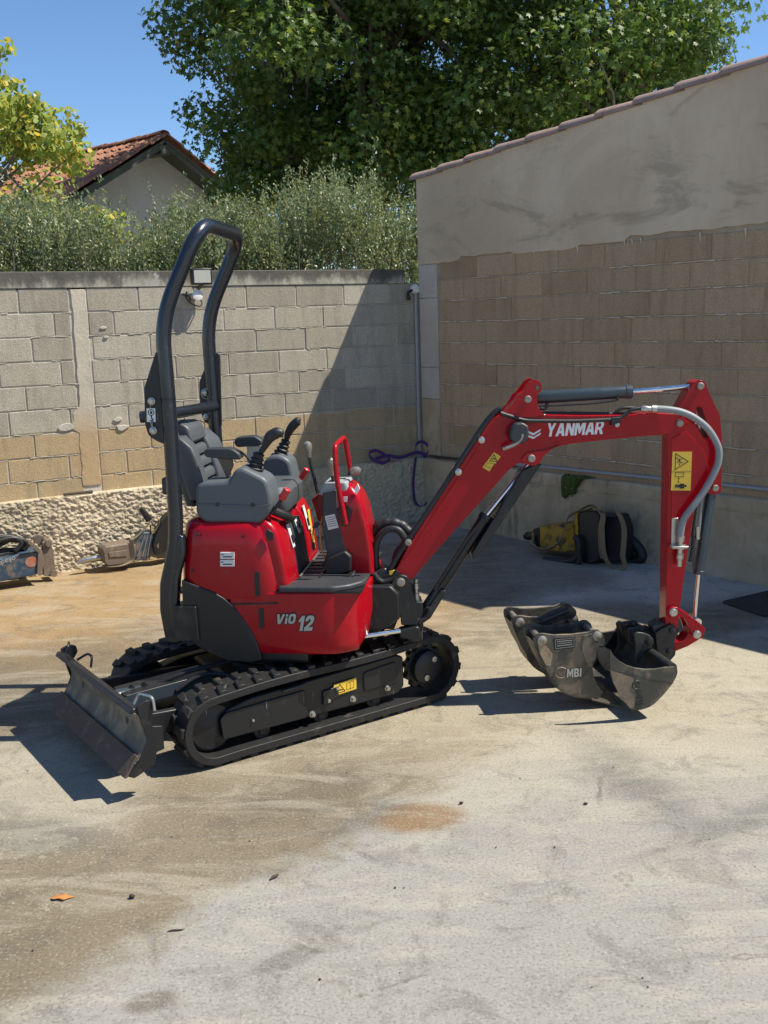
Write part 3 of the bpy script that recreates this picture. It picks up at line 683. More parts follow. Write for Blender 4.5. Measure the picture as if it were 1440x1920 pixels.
# plane leaf: five pointed lobes
PL = [(0, 0, 0)] ; 
for i, (ang, r_) in enumerate(((-150, .45), (-100, .35), (-70, .8), (-45, .38), (-30, .5), (-22, .9), (0, .45), (-0, 1.05), (22, .9), (30, .5), (45, .38), (70, .8), (100, .35), (150, .45))):
    pass
PL = [(-.35, 0, 0)] + [(r_ * cos(R(a)) - .3, r_ * sin(R(a)), -.16 * r_) for a, r_ in ((-155, .3), (-95, .75), (-72, .42), (-48, 1.0), (-24, .55), (0, 1.2), (24, .55), (48, 1.0), (72, .42), (95, .75), (155, .3))]
PLF = [(0, i, i + 1) for i in range(1, 11)]
LL = [(-.5, 0, 0), (-.2, -.4, -.05), (.25, -.32, -.05), (.6, 0, -.1), (.25, .32, -.05), (-.2, .4, -.05)]; LLF = [(0, 1, 2, 3), (0, 3, 4, 5)]
OL = [(-.5, 0, 0), (0, -.13, .02), (.5, 0, 0), (0, .13, .02)]; OLF = [(0, 1, 2, 3)]
def clumped(n, ells, nclump, cr, shell=.75):
    """points in clumps scattered through big ellipsoids (cx,cy,cz,rx,ry,rz,weight)"""
    E = np.array(ells, float); wts = E[:, 6] / E[:, 6].sum(); idx = rng.choice(len(E), nclump, p=wts)
    d = rng.normal(size=(nclump, 3)); d /= np.linalg.norm(d, axis=1, keepdims=True); rad = rng.uniform(.15, 1, (nclump, 1)) ** (1 / 3) 
    CC = E[idx, :3] + d * rad * E[idx, 3:6]; ci = rng.integers(0, nclump, n)
    q = rng.normal(size=(n, 3)); q /= np.linalg.norm(q, axis=1, keepdims=True)
    rr = rng.uniform(.2, 1, (n, 1)) ** .6; sz = rng.uniform(.6, 1.25, (nclump, 1))[ci]
    P = CC[ci] + q * rr * cr * sz * np.array([1.1, 1.1, .7]); return P, q, CC
def limb(mb, a, b, r1, r2, wob=.15, n=7):
    a, b = V(a), V(b); L = (b - a).length; P = []
    for i in range(n + 1): P.append(a.lerp(b, i / n) + V((noise.noise(V((i * .7, a.x, b.z))), noise.noise(V((i * .7, b.x, 3))), 0)) * wob * L * .3 * sin(pi * i / n))
    mb.tube(P, [r1 + (r2 - r1) * i / n for i in range(n + 1)], 9); return P
def plane_tree(base, ells, n, ncl, label, trunk_h, tr_, seed):
    global rng; rng = np.random.default_rng(seed)
    t = thing('plane_tree', base, label, 'tree', 'tall plane trees behind the hedge')
    P, q, CC = clumped(n, ells, ncl, .62)
    up_ = q * .75 + rng.normal(size=q.shape) * .55 + np.array([.1, -.1, .55])
    PP, nn_, k = leaf_cloud('crown', t, P, up_, .067, PL, None, droop=.6); leaf_mesh('crown', t, PP, nn_, k, PLF, M['planeleaf'])
    mb = MB(); b = V(base); topp = b + V((.25, .2, trunk_h)); limb(mb, b, topp, tr_, tr_ * .6, .05, 10); mb.build('trunk', M['bark'], t)
    mb = MB()
    for c_ in CC[:70]:
        z = random.uniform(.45, 1.0) * trunk_h; limb(mb, b + V((.25, .2, 0)) * (z / trunk_h) + V((0, 0, z)), V(c_), tr_ * .32, .012, .35, 6)
    tag(mb.build('limb', M['bark'], t), kind='stuff'); return t
plane_tree((0.0, 17, 0), [(-.4, 17, 6.0, 2.6, 3.2, 2.6, 1.2), (.8, 17.5, 8.5, 3.6, 4, 3.0, 1.2), (1.6, 17, 5.4, 2.2, 2.6, 1.9, .7), (.1, 16.5, 3.9, 2.0, 1.6, .9, .35)], 62000, 240, 'tall plane tree with the straight trunk visible above the middle of the hedge', 7.5, .17, 3)
plane_tree((-1.35, 17.4, 0), [(-1.45, 17.4, 6.3, 1.5, 2.2, 2.4, 1), (-1.55, 17.6, 4.4, .95, 1.6, .9, .35), (-1.3, 18, 8.5, 1.9, 2.5, 2, .6)], 26000, 105, 'leftmost plane tree, its crown edge against the open sky above the house', 6.5, .11, 5)
plane_tree((3.9, 16.6, 0), [(3.2, 16.6, 5.8, 1.9, 2.6, 2.1, 1.3), (2.4, 16.8, 8.4, 2.2, 3, 2.6, .8), (2.2, 16.5, 4.6, 1.6, 2.0, 1.1, .4), (4.35, 16.4, 5.75, .75, 1.3, .75, .22)], 45000, 185, 'rightmost plane tree, bright green above the tiled top of the brown wall', 6.5, .15, 9)
# linden, yellowing
rng = np.random.default_rng(21)
t = thing('linden_tree', (-4.6, 11.6, 0), 'yellowing linden tree at the left edge of the photo in front of the red roof', 'tree')
P, q, CC = clumped(12500, [(-4.5, 11.6, 3.5, 1.05, 1.3, 1.25, 1.6), (-4.5, 11.6, 4.25, .85, 1.0, .55, .5), (-3.3, 11.5, 3.85, .4, .6, .28, .2), (-3.2, 11.3, 2.92, .55, .35, .14, .2), (-3.95, 11.2, 2.1, .3, .5, .5, .18), (-3.7, 11.5, 4.05, .5, .6, .3, .2), (-3.95, 11.6, 4.9, .18, .3, .16, .03)], 150, .23)
PP, nn_, k = leaf_cloud('crown', t, P, q + rng.normal(size=q.shape) * .7 + np.array([.2, 0, .4]), .066, LL, None, .8); leaf_mesh('crown', t, PP, nn_, k, LLF, M['lindenleaf'])
mb = MB(); limb(mb, (-4.6, 11.6, 0), (-4.3, 11.6, 4.4), .11, .03, .1, 10); mb.build('trunk', M['bark'], t)
mb = MB()
for c_ in CC[:50]: limb(mb, V((-4.6, 11.6, 0)).lerp(V((-4.3, 11.6, 4.4)), random.uniform(.35, .95)), V(c_), .022, .005, .3, 5)
tag(mb.build('limb', M['bark'], t), kind='stuff')
# olive hedge: upright feathery shoots
rng = np.random.default_rng(33)
t = thing('olive_hedge', (-2, 10.2, 0), 'long feathery grey-green olive hedge rising behind the grey block wall', 'hedge')
ns = 7200; s_ = rng.uniform(-1.6, 5.6, ns); dpt = rng.uniform(.35, 1.75, ns)
hz = 3.0 - .16 * np.clip((s_ - 1.6) / 1.0, 0, 1) + .09 * np.sin(s_ * 2.1 + 1) + .15 * np.sin(s_ * 4.7) + .10 * np.sin(s_ * 9.3 + 2) + .08 * np.sin(s_ * 17 + 1) + .10 * (s_ < 1) 
hz = hz - .03 * (dpt - 1) ** 2 + rng.normal(size=ns) * .07
htop = rng.uniform(.0, 1, ns) ** .45; ztop = 2.15 + (hz - 2.15) * htop; tall = rng.uniform(size=ns) < .06; ztop = ztop + tall * rng.uniform(.05, .25, ns)
frontal = np.array([.75 + .55 * noise.noise(V((a * 2.3, z_ * 3.1, 4))) + .25 * noise.noise(V((a * 7, z_ * 8, 1))) for a, z_ in zip(s_, ztop)]); dpt = np.maximum(dpt, frontal)
base = np.array([LW.o + LW.d * a - LW.n * b for a, b in zip(s_, dpt)]); LN = np.array(LW.n)
# shoots on the near face bulge towards the yard a little
per = 30; tt = rng.uniform(0, 1, (ns, per)); Ls = rng.uniform(.3, .55, ns)[:, None]
lean = rng.normal(size=(ns, 3)) * .22; lean[:, 2] = 1; 
P = base[:, None, :] + np.zeros((ns, per, 3)); P[:, :, 2] = (ztop[:, None] - Ls * (1 - tt)); P[:, :, 0:2] += (lean[:, None, 0:2] * (tt * Ls)[:, :, None]); P += rng.normal(size=P.shape) * .016
P = P.reshape(-1, 3); n = len(P)
T = np.repeat(lean, per, 0) + rng.normal(size=(n, 3)) * .75; T /= np.linalg.norm(T, axis=1, keepdims=True)
Bv = np.cross(T, rng.normal(size=(n, 3))); Bv /= np.linalg.norm(Bv, axis=1, keepdims=True); S = np.array(OL); sz = .035 * rng.uniform(.7, 1.3, (n, 1, 1))
PP = P[:, None, :] + sz * (T[:, None, :] * S[None, :, 0:1] + Bv[:, None, :] * S[None, :, 1:2] * 1.6); PP = PP.reshape(-1, 3) - np.array(t['_o'])
leaf_mesh('foliage', t, PP, n, 4, OLF, M['oliveleaf'])
# twigs inside
mb = MB()
for i in range(260):
    a = rng.uniform(-1.5, 5.5); b = rng.uniform(.5, 1.6); p = LW.W(a, -b, 0); p2 = LW.W(a + rng.normal() * .12, -b + rng.normal() * .1, rng.uniform(2.3, 2.9)); mb.tube([p, p.lerp(p2, .6) + V((.02, 0, 0)), p2], [.012, .008, .003], 5)
tag(mb.build('stem', M['bark'], t), kind='stuff')
# ------------------------------------------------------------------ the excavator
C0 = V((-.52, 4.94, 0))
H = Fr(C0, -7); B = Fr((.11, 4.86, 0), 3); U = Fr(C0, 34.4)
ex = thing('mini_excavator', C0, 'red and black rubber-tracked mini excavator with a tall roll bar standing in the yard', 'excavator')
z3 = lambda pts, F, v: tr(F, v, pts, 460, 900, 3.1304)
zb = lambda pts, F, v: tr(F, v, pts, 720, 680, 2.1176)
z2 = lambda pts, F, v: tr(F, v, pts, 320, 760, 3.789)
z1 = lambda pts, F, v: tr(F, v, pts, 240, 400, 3.0)
zc = lambda pts, F, v: tr(F, v, pts, 900, 1080, 3.4286)

GL = {'Y': (1.0, [([(0, 1), (.3, 1), (.5, .62), (.7, 1), (1, 1), (.64, .42), (.64, 0), (.36, 0), (.36, .42)], [])]),
 'A': (1.0, [([(0, 0), (.36, 1), (.66, 1), (1, 0), (.70, 0), (.64, .2), (.35, .2), (.29, 0)], [[(.42, .40), (.58, .40), (.51, .72)]])]),
 'N': (.94, [([(0, 0), (0, 1), (.3, 1), (.66, .45), (.66, 1), (.94, 1), (.94, 0), (.65, 0), (.28, .56), (.28, 0)], [])]),
 'M': (1.14, [([(0, 0), (0, 1), (.34, 1), (.57, .55), (.80, 1), (1.14, 1), (1.14, 0), (.87, 0), (.87, .58), (.63, .12), (.51, .12), (.27, .58), (.27, 0)], [])]),
 'R': (.92, [([(0, 0), (0, 1), (.62, 1), (.84, .9), (.9, .7), (.84, .5), (.68, .4), (.94, 0), (.62, 0), (.44, .33), (.28, .33), (.28, 0)], [[(.28, .53), (.28, .8), (.54, .8), (.62, .67), (.54, .53)]])]),
 'V': (.98, [([(0, 1), (.30, 1), (.44, .35), (.68, 1), (.98, 1), (.58, 0), (.24, 0)], [])]),
 'i': (.27, [([(0, 0), (0, .64), (.27, .64), (.27, 0)], []), ([(0, .75), (0, .98), (.27, .98), (.27, .75)], [])]),
 'O': (.86, [([(.2, 0), (0, .2), (0, .8), (.2, 1), (.66, 1), (.86, .8), (.86, .2), (.66, 0)], [[(.34, .22), (.27, .3), (.27, .7), (.34, .78), (.52, .78), (.59, .7), (.59, .3), (.52, .22)]])]),
 '1': (.6, [([(.04, .70), (.32, 1), (.6, 1), (.6, 0), (.30, 0), (.30, .64), (.14, .56)], [])]),
 '2': (.86, [([(0, .66), (.04, .86), (.2, 1), (.62, 1), (.82, .88), (.86, .68), (.76, .48), (.42, .24), (.86, .24), (.86, 0), (0, 0), (0, .2), (.44, .54), (.54, .66), (.5, .77), (.36, .78), (.28, .64)], [])]),
 'B': (.86, [([(0, 0), (0, 1), (.64, 1), (.82, .88), (.82, .64), (.70, .52), (.86, .4), (.86, .14), (.70, 0)], [[(.28, .61), (.28, .8), (.52, .8), (.54, .61)], [(.28, .2), (.28, .41), (.56, .41), (.58, .2)]])]),
 'I': (.28, [([(0, 0), (0, 1), (.28, 1), (.28, 0)], [])])}
def block_text(s_, o, a, b, n, width, height, mat, name, parent, shear=.2, gap=.10, grow=0.0, th=.0012):
    """heavy lettering: o left baseline, a reading direction, b up, n outward; grow fattens it for an outline"""
    a, b, n, o = V(a).normalized(), V(b).normalized(), V(n).normalized(), V(o)
    tot = sum(GL[c][0] for c in s_) + gap * (len(s_) - 1); k = width / (tot + 0.0); x = 0; mb = MB()
    for c in s_:
        w_, polys = GL[c]
        for pl, holes in polys:
            f = lambda p: ((x + p[0]) * k + shear * p[1] * height, p[1] * height)
            P = [f(p) for p in pl]; Hh = [[f(p) for p in h_] for h_ in holes]
            if grow:
                m_ = len(P); ar_ = sum(P[i][0] * P[(i + 1) % m_][1] - P[(i + 1) % m_][0] * P[i][1] for i in range(m_)); sg = -1 if ar_ > 0 else 1; Q = []
                for i in range(m_):
                    p, q, r_ = V(P[i - 1]), V(P[i]), V(P[(i + 1) % m_]); d1 = (q - p).normalized(); d2 = (r_ - q).normalized()
                    nn_ = (V((-d1.y, d1.x)) + V((-d2.y, d2.x))); nn_ = nn_.normalized() if nn_.length > .1 else V((-d1.y, d1.x)); Q.append(tuple(q + nn_ * grow * sg * 1.2))
                P = Q; Hh = []
            mb.prismf(o, a, b, n * th, P, Hh)
        x += w_ + gap
    return mb.build(name, mat, parent, smooth=0)
# ---- tracks
def track_path(n=150):
    """outer line of the belt (u,z), closed"""
    fc, fr_, rc, rr_ = (.585, .185), .175, (-.585, .168), .160
    P = []
    for i in range(25): a = R(95) - R(175) * i / 24; P.append((fc[0] + fr_ * cos(a), fc[1] + fr_ * sin(a)))
    for i in range(1, 12): t = i / 12; P.append((.60 - 1.18 * t, .012 + .0 * t))
    for i in range(25): a = R(-85) - R(180) * i / 24; P.append((rc[0] + rr_ * cos(a), rc[1] + rr_ * sin(a)))
    for i in range(1, 12): t = i / 12; P.append((-.60 + 1.17 * t, .327 + .035 * t + .008 * sin(t * pi * 2)))
    return P
def resample(P, n):
    P = [V((p[0], p[1])) for p in P]; P.append(P[0]); L = [0]
    for a, b in zip(P, P[1:]): L.append(L[-1] + (b - a).length)
    out = []; j = 0
    for i in range(n):
        d = L[-1] * i / n
        while L[j + 1] < d: j += 1
        t = (d - L[j]) / (L[j + 1] - L[j]); p = P[j].lerp(P[j + 1], t); tg = (P[j + 1] - P[j]).normalized(); out.append((p, tg))
    return out
TP = resample(track_path(), 152)
lug_mesh = None
for side in (1, -1):
    vo, vi = (.45, .27) if side == 1 else (-.45, -.27)
    belt = MB(); rings = []
    for (p, tg) in TP:
        n = V((tg.y, -tg.x))  # inward/outward
        cdir = (V((0, .18)) - p); n = n if n.dot(cdir) > 0 else -n
        q = p + n * .040; q0 = p + n * .006
        rings.append([U.W(q0.x, vo, q0.y), U.W(q.x, vo, q.y), U.W(q.x, vi, q.y), U.W(q0.x, vi, q0.y)])
    belt.loft(rings, False, True)
    bo = belt.build('rubber_track', M['rubber'], ex, bev=.002, seg=1)
    # raised rim along both shoulders
    for k in range(0, 152, 2):
        (p, tg) = TP[k]; n = V((tg.y, -tg.x)); cdir = (V((0, .18)) - p); n = n if n.dot(cdir) > 0 else -n; n = -n
        s0 = 1 if (k // 2) % 2 else -1
        def L3(a, b, c): q = p + tg * a + n * c; return U.W(q.x, b, q.y)
        vm = (vo + vi) / 2; sg = 1 if vo > vi else -1
        v0_, v1_ = (vo - sg * .006, vm + sg * .006) if s0 > 0 else (vi + sg * .006, vm - sg * .006)
        c8 = []
        for c_, sh in ((-.012, 0.0), (.010, .004)):
            for b_, w_ in ((v0_, .022), (v1_, .014)):
                for a_ in (-1, 1): c8.append(L3(a_ * (w_ - sh) + (.012 if b_ == v1_ else 0) * s0, b_, c_))
        mb = MB(); mb.hexa(c8); mb.build('tread_lug', M['rubber'], bo, bev=.0025, seg=1)
    # drive sprocket, idler and rollers
    s = 1 if side == 1 else -1; ax = U.v * s
    prof = []
    for i in range(44): rr = .118 if i % 4 < 2 else .100; prof.append((.585 + rr * cos(2 * pi * i / 44), .185 + rr * sin(2 * pi * i / 44)))
    sp = MB().prism(U, prof, vo - s * .11, vo - s * .07).build('drive_sprocket', M['frame'], ex, bev=.003)
    MB().lathe(U.W(.585, vo - s * .08, .185), ax, [(0, .085), (.045, .085), (.05, .078), (.055, .06), (.058, .02)], 28).build('motor_cover', M['frame'], sp)
    for a in (60, 240): MB().lathe(U.W(.585 + .05 * cos(R(a)), vo - s * .027, .185 + .05 * sin(R(a))), ax, [(0, .016), (.012, .016), (.013, .008)], 6).build('bolt', M['steel'], sp, smooth=20)
    il = MB().lathe(U.W(-.585, vo - s * .12, .168), ax, [(0, .10), (.02, .112), (.05, .112), (.06, .10), (.061, .05), (.065, .04), (.066, .0)], 32).build('idler_wheel', M['frame'], ex)
    for u_ in (-.34, -.03, .27): MB().lathe(U.W(u_, vo - s * .15, .088), ax, [(0, .04), (.03, .045), (.07, .045), (.085, .04), (.087, .02), (.095, .018)], 24).build('track_roller', M['frame'], ex)
    fp = [(-.50, .10), (-.535, .15), (-.52, .235), (-.40, .262), (.40, .290), (.44, .27), (.44, .12), (.40, .088)]
    sf = MB().prism(U, fil2(fp, .015), vo - s * .13, vo - s * .045).build('track_frame', M['frame'], ex, bev=.008)
    if side == 1:
        MB().prism(U, fil2([(-.545, .105), (-.555, .20), (-.53, .225), (-.12, .235), (-.12, .10)], .012), vo - .05, vo - .036).build('side_plate', M['frame'], sf, bev=.003)
        MB().prism(U, fil2([(.20, .15), (.20, .245), (.39, .26), (.40, .15)], .02), vo - .05, vo - .038).build('side_plate', M['frame'], sf, bev=.004)
        MB().tube([U.W(-.25, vo - .025, .262), U.W(-.13, vo - .025, .268)], .008, 8).build('grease_rail', M['frame'], sf)
        MB().prism(U, fil2([(-.03, .135), (-.03, .205), (.055, .215), (.055, .165)], .01), vo - .047, vo - .034).build('adjuster_cover', M['frame'], sf, bev=.002)
        for (u_, z_, r_) in ((-.003, .155, .011), (.045, .203, .009), (-.09, .108, .013), (.135, .128, .013), (.335, .135, .012), (-.40, .16, .008)):
            MB().lathe(U.W(u_, vo - .046, z_), ax, [(0, r_ * 1.2), (.006, r_ * 1.2), (.007, r_ * .8), (.02, r_ * .8), (.021, r_ * .3)], 10).build('bolt', M['steel'], sf)
        # warning sticker
        def sticker(F, v, u0, u1, z0, z1, parent, kind, name='warning_sticker', slope=0.0):
            n = F.v; o = F.W(u0, v, z0); a = (F.W(u1, v, z0 + slope) - o); b = V((0, 0, 1)); w_ = a.length; a.normalize(); h_ = z1 - z0
            st = MB().prismf(o, a, b, n * .0012, [(0, 0), (w_, 0), (w_, h_), (0, h_)]).build(name, M['yellow'], parent)
            def ink(mb, nm): return mb.build(nm, M['ink'], st)
            def line(P_, wd, closed=True):
                mb = MB(); m_ = len(P_)
                for i in range(m_ if closed else m_ - 1):
                    p, q = V(P_[i]), V(P_[(i + 1) % m_]); d = (q - p).normalized(); nn_ = V((-d.y, d.x)) * wd / 2; e = d * wd / 2
                    mb.prismf(o + n * .0012, a, b, n * .0006, [tuple(p - e - nn_), tuple(q + e - nn_), tuple(q + e + nn_), tuple(p - e + nn_)])
                return mb
            return st, o, a, b, n, w_, h_, ink, line
        st, o_, a_, b_, n_, w_, h_, ink, line = sticker(U, vo - .036, -.005 + .035, .125 + .03, .17, .225, sf, 0, slope=.006)
        ink(line([(.006, .008), (.06, .008), (.033, .048)], .0035), 'triangle'); ink(line([(.07, .01), (.07, .042), (.11, .044), (.11, .012)], .002), 'book'); ink(line([(.09, .008), (.09, .04)], .002, False), 'book')
        ink(line([(.02, .016), (.032, .022), (.046, .018)], .005, False), 'pictogram')
# carbody between the tracks
cb = MB(); cb.box(U, -.36, .42, -.30, .30, .15, .27).build('carbody', M['frame'], ex, bev=.02)
MB().lathe(C0 + V((0, 0, .26)), V((0, 0, 1)), [(0, .27), (.04, .27), (.045, .25), (.09, .25), (.095, .20), (.11, .2)], 40).build('slew_ring', M['black'], ex)
# ---- dozer blade
bf = []
N = 14
for i in range(N + 1):
    t = i / N; z = .165 + (.375 - .165) * t; u = -.995 + .062 * sin(pi * (t * .95 + .03)) + .004 * t; bf.append((u, z))
bo_ = [(u + .012, z) for u, z in bf]
bl = MB().prism(U, bf + bo_[::-1], -.435, .525).build('dozer_blade', M['bladewear'], ex, bev=.003)
MB().prism(U, [(-1.045, .112), (-1.032, .108), (-.975, .185), (-.985, .192)], -.44, .53).build('cutting_edge', M['rust'], bl, bev=.002)
MB().prism(U, [(-1.0, .372), (-.985, .392), (-.955, .388), (-.965, .368)], -.435, .525).build('top_rail', M['frame'], bl, bev=.004)
for v_ in (-.435, .525):
    MB().prism(U, fil2([(-1.03, .115), (-.975, .17), (-.935, .25), (-.965, .37), (-.97, .40), (-.925, .415), (-.895, .40), (-.89, .37), (-.92, .33), (-.91, .30), (-.865, .29), (-.865, .19), (-.90, .185), (-.91, .135), (-1.0, .10)], .006), v_ - .006, v_ + .006).build('end_plate', M['frame'], bl, bev=.002)
MB().tube(fillet([U.W(-.955, .46, .385), U.W(-.93, .46, .425), U.W(-.90, .535, .425), U.W(-.90, .545, .37)], .02), .006, 8).build('pin_handle', M['steel'], bl)
MB().tube(fillet([U.W(-.96, -.40, .385), U.W(-.94, -.40, .42), U.W(-.92, -.46, .42), U.W(-.92, -.46, .38)], .02), .006, 8).build('pin_handle', M['frame'], bl)
MB().tube(fillet([U.W(-.95, -.26, .385), U.W(-.90, -.25, .41), U.W(-.90, -.19, .41), U.W(-.91, -.19, .36)], .02), .006, 8).build('pin_handle', M['black'], bl)
for v_ in (-.26, .30):
    MB().prism(U, [(-.935, .17), (-.935, .275), (-.30, .235), (-.30, .15)], v_ - .018, v_ + .018).build('blade_arm', M['frame'], bl, bev=.006)
MB().box(U, -.93, -.86, -.28, .32, .16, .24).build('cross_tube', M['frame'], bl, bev=.01)
MB().tube([U.W(-.90, .02, .27), U.W(-.42, .02, .25)], .032, 14).build('blade_cylinder', M['cyl'], bl)
MB().prismf(U.W(-.86, .02, .285), U.u * .999 + V((0, 0, .03)), U.v, V((0, 0, .006)), fil2([(0, -.075), (.0, .075), (.42, .075), (.42, -.075)], .01)).build('cylinder_guard', M['frame'], bl, bev=.003)
MB().prismf(U.W(-.86, .095, .285), U.u + V((0, 0, .03)), V((0, 0, -1)), U.v * .004, [(0, 0), (.42, 0), (.40, .05), (.02, .05)]).build('cylinder_guard', M['cyl'], bl)
for u_ in (-.80, -.74): MB().lathe(U.W(u_, .02, .29), V((0, 0, 1)), [(0, .016), (.01, .016), (.011, .009), (.02, .009)], 8).build('bolt', M['black'], bl)
for k, P in enumerate(([(-.62, .10, .26), (-.52, .12, .31), (-.42, .16, .31), (-.33, .24, .27)], [(-.70, .02, .28), (-.55, .08, .33), (-.40, .10, .34), (-.25, .12, .36)], [(-.45, .30, .28), (-.50, .38, .34), (-.54, .41, .32), (-.56, .38, .27)])):
    MB().tube(catmull([U.W(*p) for p in P], 6), .011, 10).build('hydraulic_hose', M['hose'], ex)

# ---- upper body
def foot(u0, u1, hw, rr, rf, n=8, rear_round=False):
    """closed (u,v) outline: rear corners rounded rr, front corners rf"""
    return fil2([(u0, -hw), (u1, -hw), (u1, hw), (u0, hw)], [rr, rf, rf, rr], n)
def stack(F, levels, n=8):
    """levels: (z,u0,u1,v0,v1,r) -> rings"""
    out = []
    for z, a, b, c, d, r_ in levels:
        out.append([F.W(p[0], p[1], z) for p in fil2([(a, c), (b, c), (b, d), (a, d)], r_, n)])
    return out
# lower black body with a round tail
def tail(hw, r_, uf): return [(r_ * cos(R(a)), hw / r_ * r_ * sin(R(a))) for a in range(90, 271, 9)] + [(uf, -hw), (uf, hw)]
MB().loft([[H.W(p[0], p[1], z) for p in tail(hw, r_, uf)] for z, hw, r_, uf in ((.355, .375, .37, .20), (.375, .395, .40, .20), (.66, .405, .425, .20), (.70, .40, .42, .2))]).build('tail_shell', M['black'], ex, bev=.01)
# red lower side panels, wrapped round the front corner
def low(dv, z, uf, rear):
    return [(rear, .08), (rear, .412 + dv), (.27, .412 + dv), (.33, .405 + dv), (.385, .375 + dv), (.43, .33 + dv), (uf - .004, .25), (uf, .10), (uf, .08)]
rings = []
for z, dv, uf, rear in ((.405, -.022, .40, -.01), (.42, -.008, .43, -.03), (.45, -.001, .455, -.05), (.56, .003, .474, -.10), (.66, .0, .474, -.145), (.70, -.002, .474, -.145)):
    rings.append([H.W(a, b, z) for a, b in low(dv, z, uf, rear)])
lp = MB().loft(rings).build('lower_side_panel', M['red'], ex, bev=.006)
rings = [[H.W(a, -b, z) for a, b in low(dv, z, uf, rear)] for z, dv, uf, rear in ((.42, -.008, .43, -.03), (.45, -.001, .455, -.05), (.66, .0, .474, -.145), (.70, -.002, .474, -.145))]
MB().loft(rings).build('lower_side_panel', M['red'], ex, bev=.006)
qp = tr(H, .42, [(340, 1088), (362, 1096), (400, 1110), (420, 1122), (437, 1136), (452, 1156), (468, 1178), (482, 1205), (492, 1238), (470, 1243), (430, 1240), (385, 1222), (345, 1195)])
MB().prism(H, qp, .36, .421).build('quarter_panel', M['black'], ex, bev=.006)
# upper hood under the seat
hl = [(.672, -.385, .112, -.412, .412, .12), (.70, -.385, .112, -.413, .413, .12), (.80, -.380, .098, -.411, .411, .12), (.92, -.370, .078, -.403, .403, .12), (.985, -.362, .058, -.396, .396, .12), (1.014, -.352, .042, -.385, .385, .11), (1.027, -.335, .02, -.365, .365, .10), (1.031, -.28, -.04, -.30, .30, .08)]
hood = MB().loft(stack(H, hl)).build('engine_hood', M['red'], ex, smooth=40)
MB().box(H, -.40, .46, -.40, .40, .695, .705).build('deck_plate', M['black'], ex)
# seams, slots, decals on the hood
def poly_on(F, v0, v1, pts, name, mat, parent, bev=0): return MB().prism(F, pts, v0, v1).build(name, mat, parent, bev=bev)
poly_on(H, .405, .4165, fil2(tr(H, .41, [(437, 1131), (437, 1134), (520, 1132), (520, 1129)]), .001), 'panel_seam', M['ink'], ex)
slot = lambda x0, y0, y1, w_=9: fil2(tr(H, .413, [(x0, y0), (x0 + w_, y0), (x0 + w_ + 2, y1), (x0 + 2, y1)]), .008)
poly_on(H, .40, .4155, slot(477, 1072, 1118), 'vent_slot', M['ink'], hood)
poly_on(H, .40, .4175, slot(485, 1141, 1178), 'vent_slot', M['ink'], lp)
for y0, y1 in ((1036, 1048), (1050, 1062)):
    lb = poly_on(H, .405, .4135, tr(H, .413, [(413, y0), (439, y0), (439, y1), (413, y1)]), 'decal', M['paper'], hood)
    poly_on(H, .413, .4142, tr(H, .413, [(418, y0 + 7), (435, y0 + 7), (435, y0 + 9), (418, y0 + 9)]), 'printed_line', M['ink'], lb)
    poly_on(H, .413, .4142, tr(H, .413, [(415, y0 + 3), (419, y0 + 3), (419, y0 + 5), (415, y0 + 5)]), 'printed_line', M['ink'], lb)
# raised front cheeks of the hood with the dark service hatch between them
def cheek(v0, v1, zt, du=0):
    return stack(H, [(.705, .02, .128 + du, v0, v1, .03), (.82, .0, .118 + du, v0, v1, .03), (.94, -.02, .098 + du, v0 + .005, v1 - .005, .035), (1.0, -.04, .070 + du, v0 + .01, v1 - .01, .035), (1.03, -.06, .03 + du, v0 + .03, v1 - .03, .03)], 5)
MB().loft(cheek(.14, .385, 0)).build('hood_cheek', M['red'], hood)
MB().loft(cheek(-.385, -.14, 0)).build('hood_cheek', M['red'], hood)
MB().loft(stack(H, [(.71, .08, .126, -.13, .13, .01), (.90, .06, .105, -.12, .12, .01), (.96, .04, .09, -.10, .10, .01)], 3)).build('service_hatch', M['dgrey'], hood)
# white decals on the front face
fu = lambda z: .128 - (z - .705) * .11
for v_, zc_, hh, mt in ((.19, .92, .055, 'paper'), (.02, .93, .03, 'paper'), (-.20, .93, .06, 'paper'), (-.25, .86, .10, 'yellow')):
    o1 = H.W(fu(zc_ - hh) + .006, v_ + .022, zc_ - hh); o2 = H.W(fu(zc_ + hh) + .004 - (.012 if zc_ + hh > .96 else 0), v_ + .022, zc_ + hh); bb = (o2 - o1)
    d = MB().prismf(o1, -H.v, bb.normalized(), H.u * .003, [(0, 0), (.045, 0), (.045, bb.length), (0, bb.length)]).build('decal', M[mt], hood)
    if mt == 'paper': MB().prismf(o1 + H.u * .003 - H.v * .01 + V((0, 0, .02)), -H.v, bb.normalized(), H.u * .001, [(0, 0), (.025, 0), (.025, .04), (0, .04)]).build('printed_line', M['ink'], d)
# lettering on the side panel
tx = tr(H, .417, [(517, 1170), (556, 1168), (556, 1183), (588, 1181)])
bd_ = H.u + V((0, 0, .03))
o1 = H.W(tx[0][0], .4155, tx[0][1]); o2 = H.W(tx[2][0], .4155, tx[2][1]); w1 = .088; w2 = .072
for st_, o_, wd_, hh_ in (('ViO', o1, w1, .045), ('12', o2, w2, .070)):
    block_text(st_, o_, bd_, (0, 0, 1), H.v, wd_, hh_, M['ink'], 'lettering', lp, .22, .12, grow=.004, th=.0022)
block_text('ViO', o1 + H.v * .0022, bd_, (0, 0, 1), H.v, w1, .045, M['silver'], 'lettering', lp, .22, .12)
block_text('12', o2 + H.v * .0024, bd_, (0, 0, 1), H.v, w2, .070, M['silver'], 'lettering', lp, .22, .12)
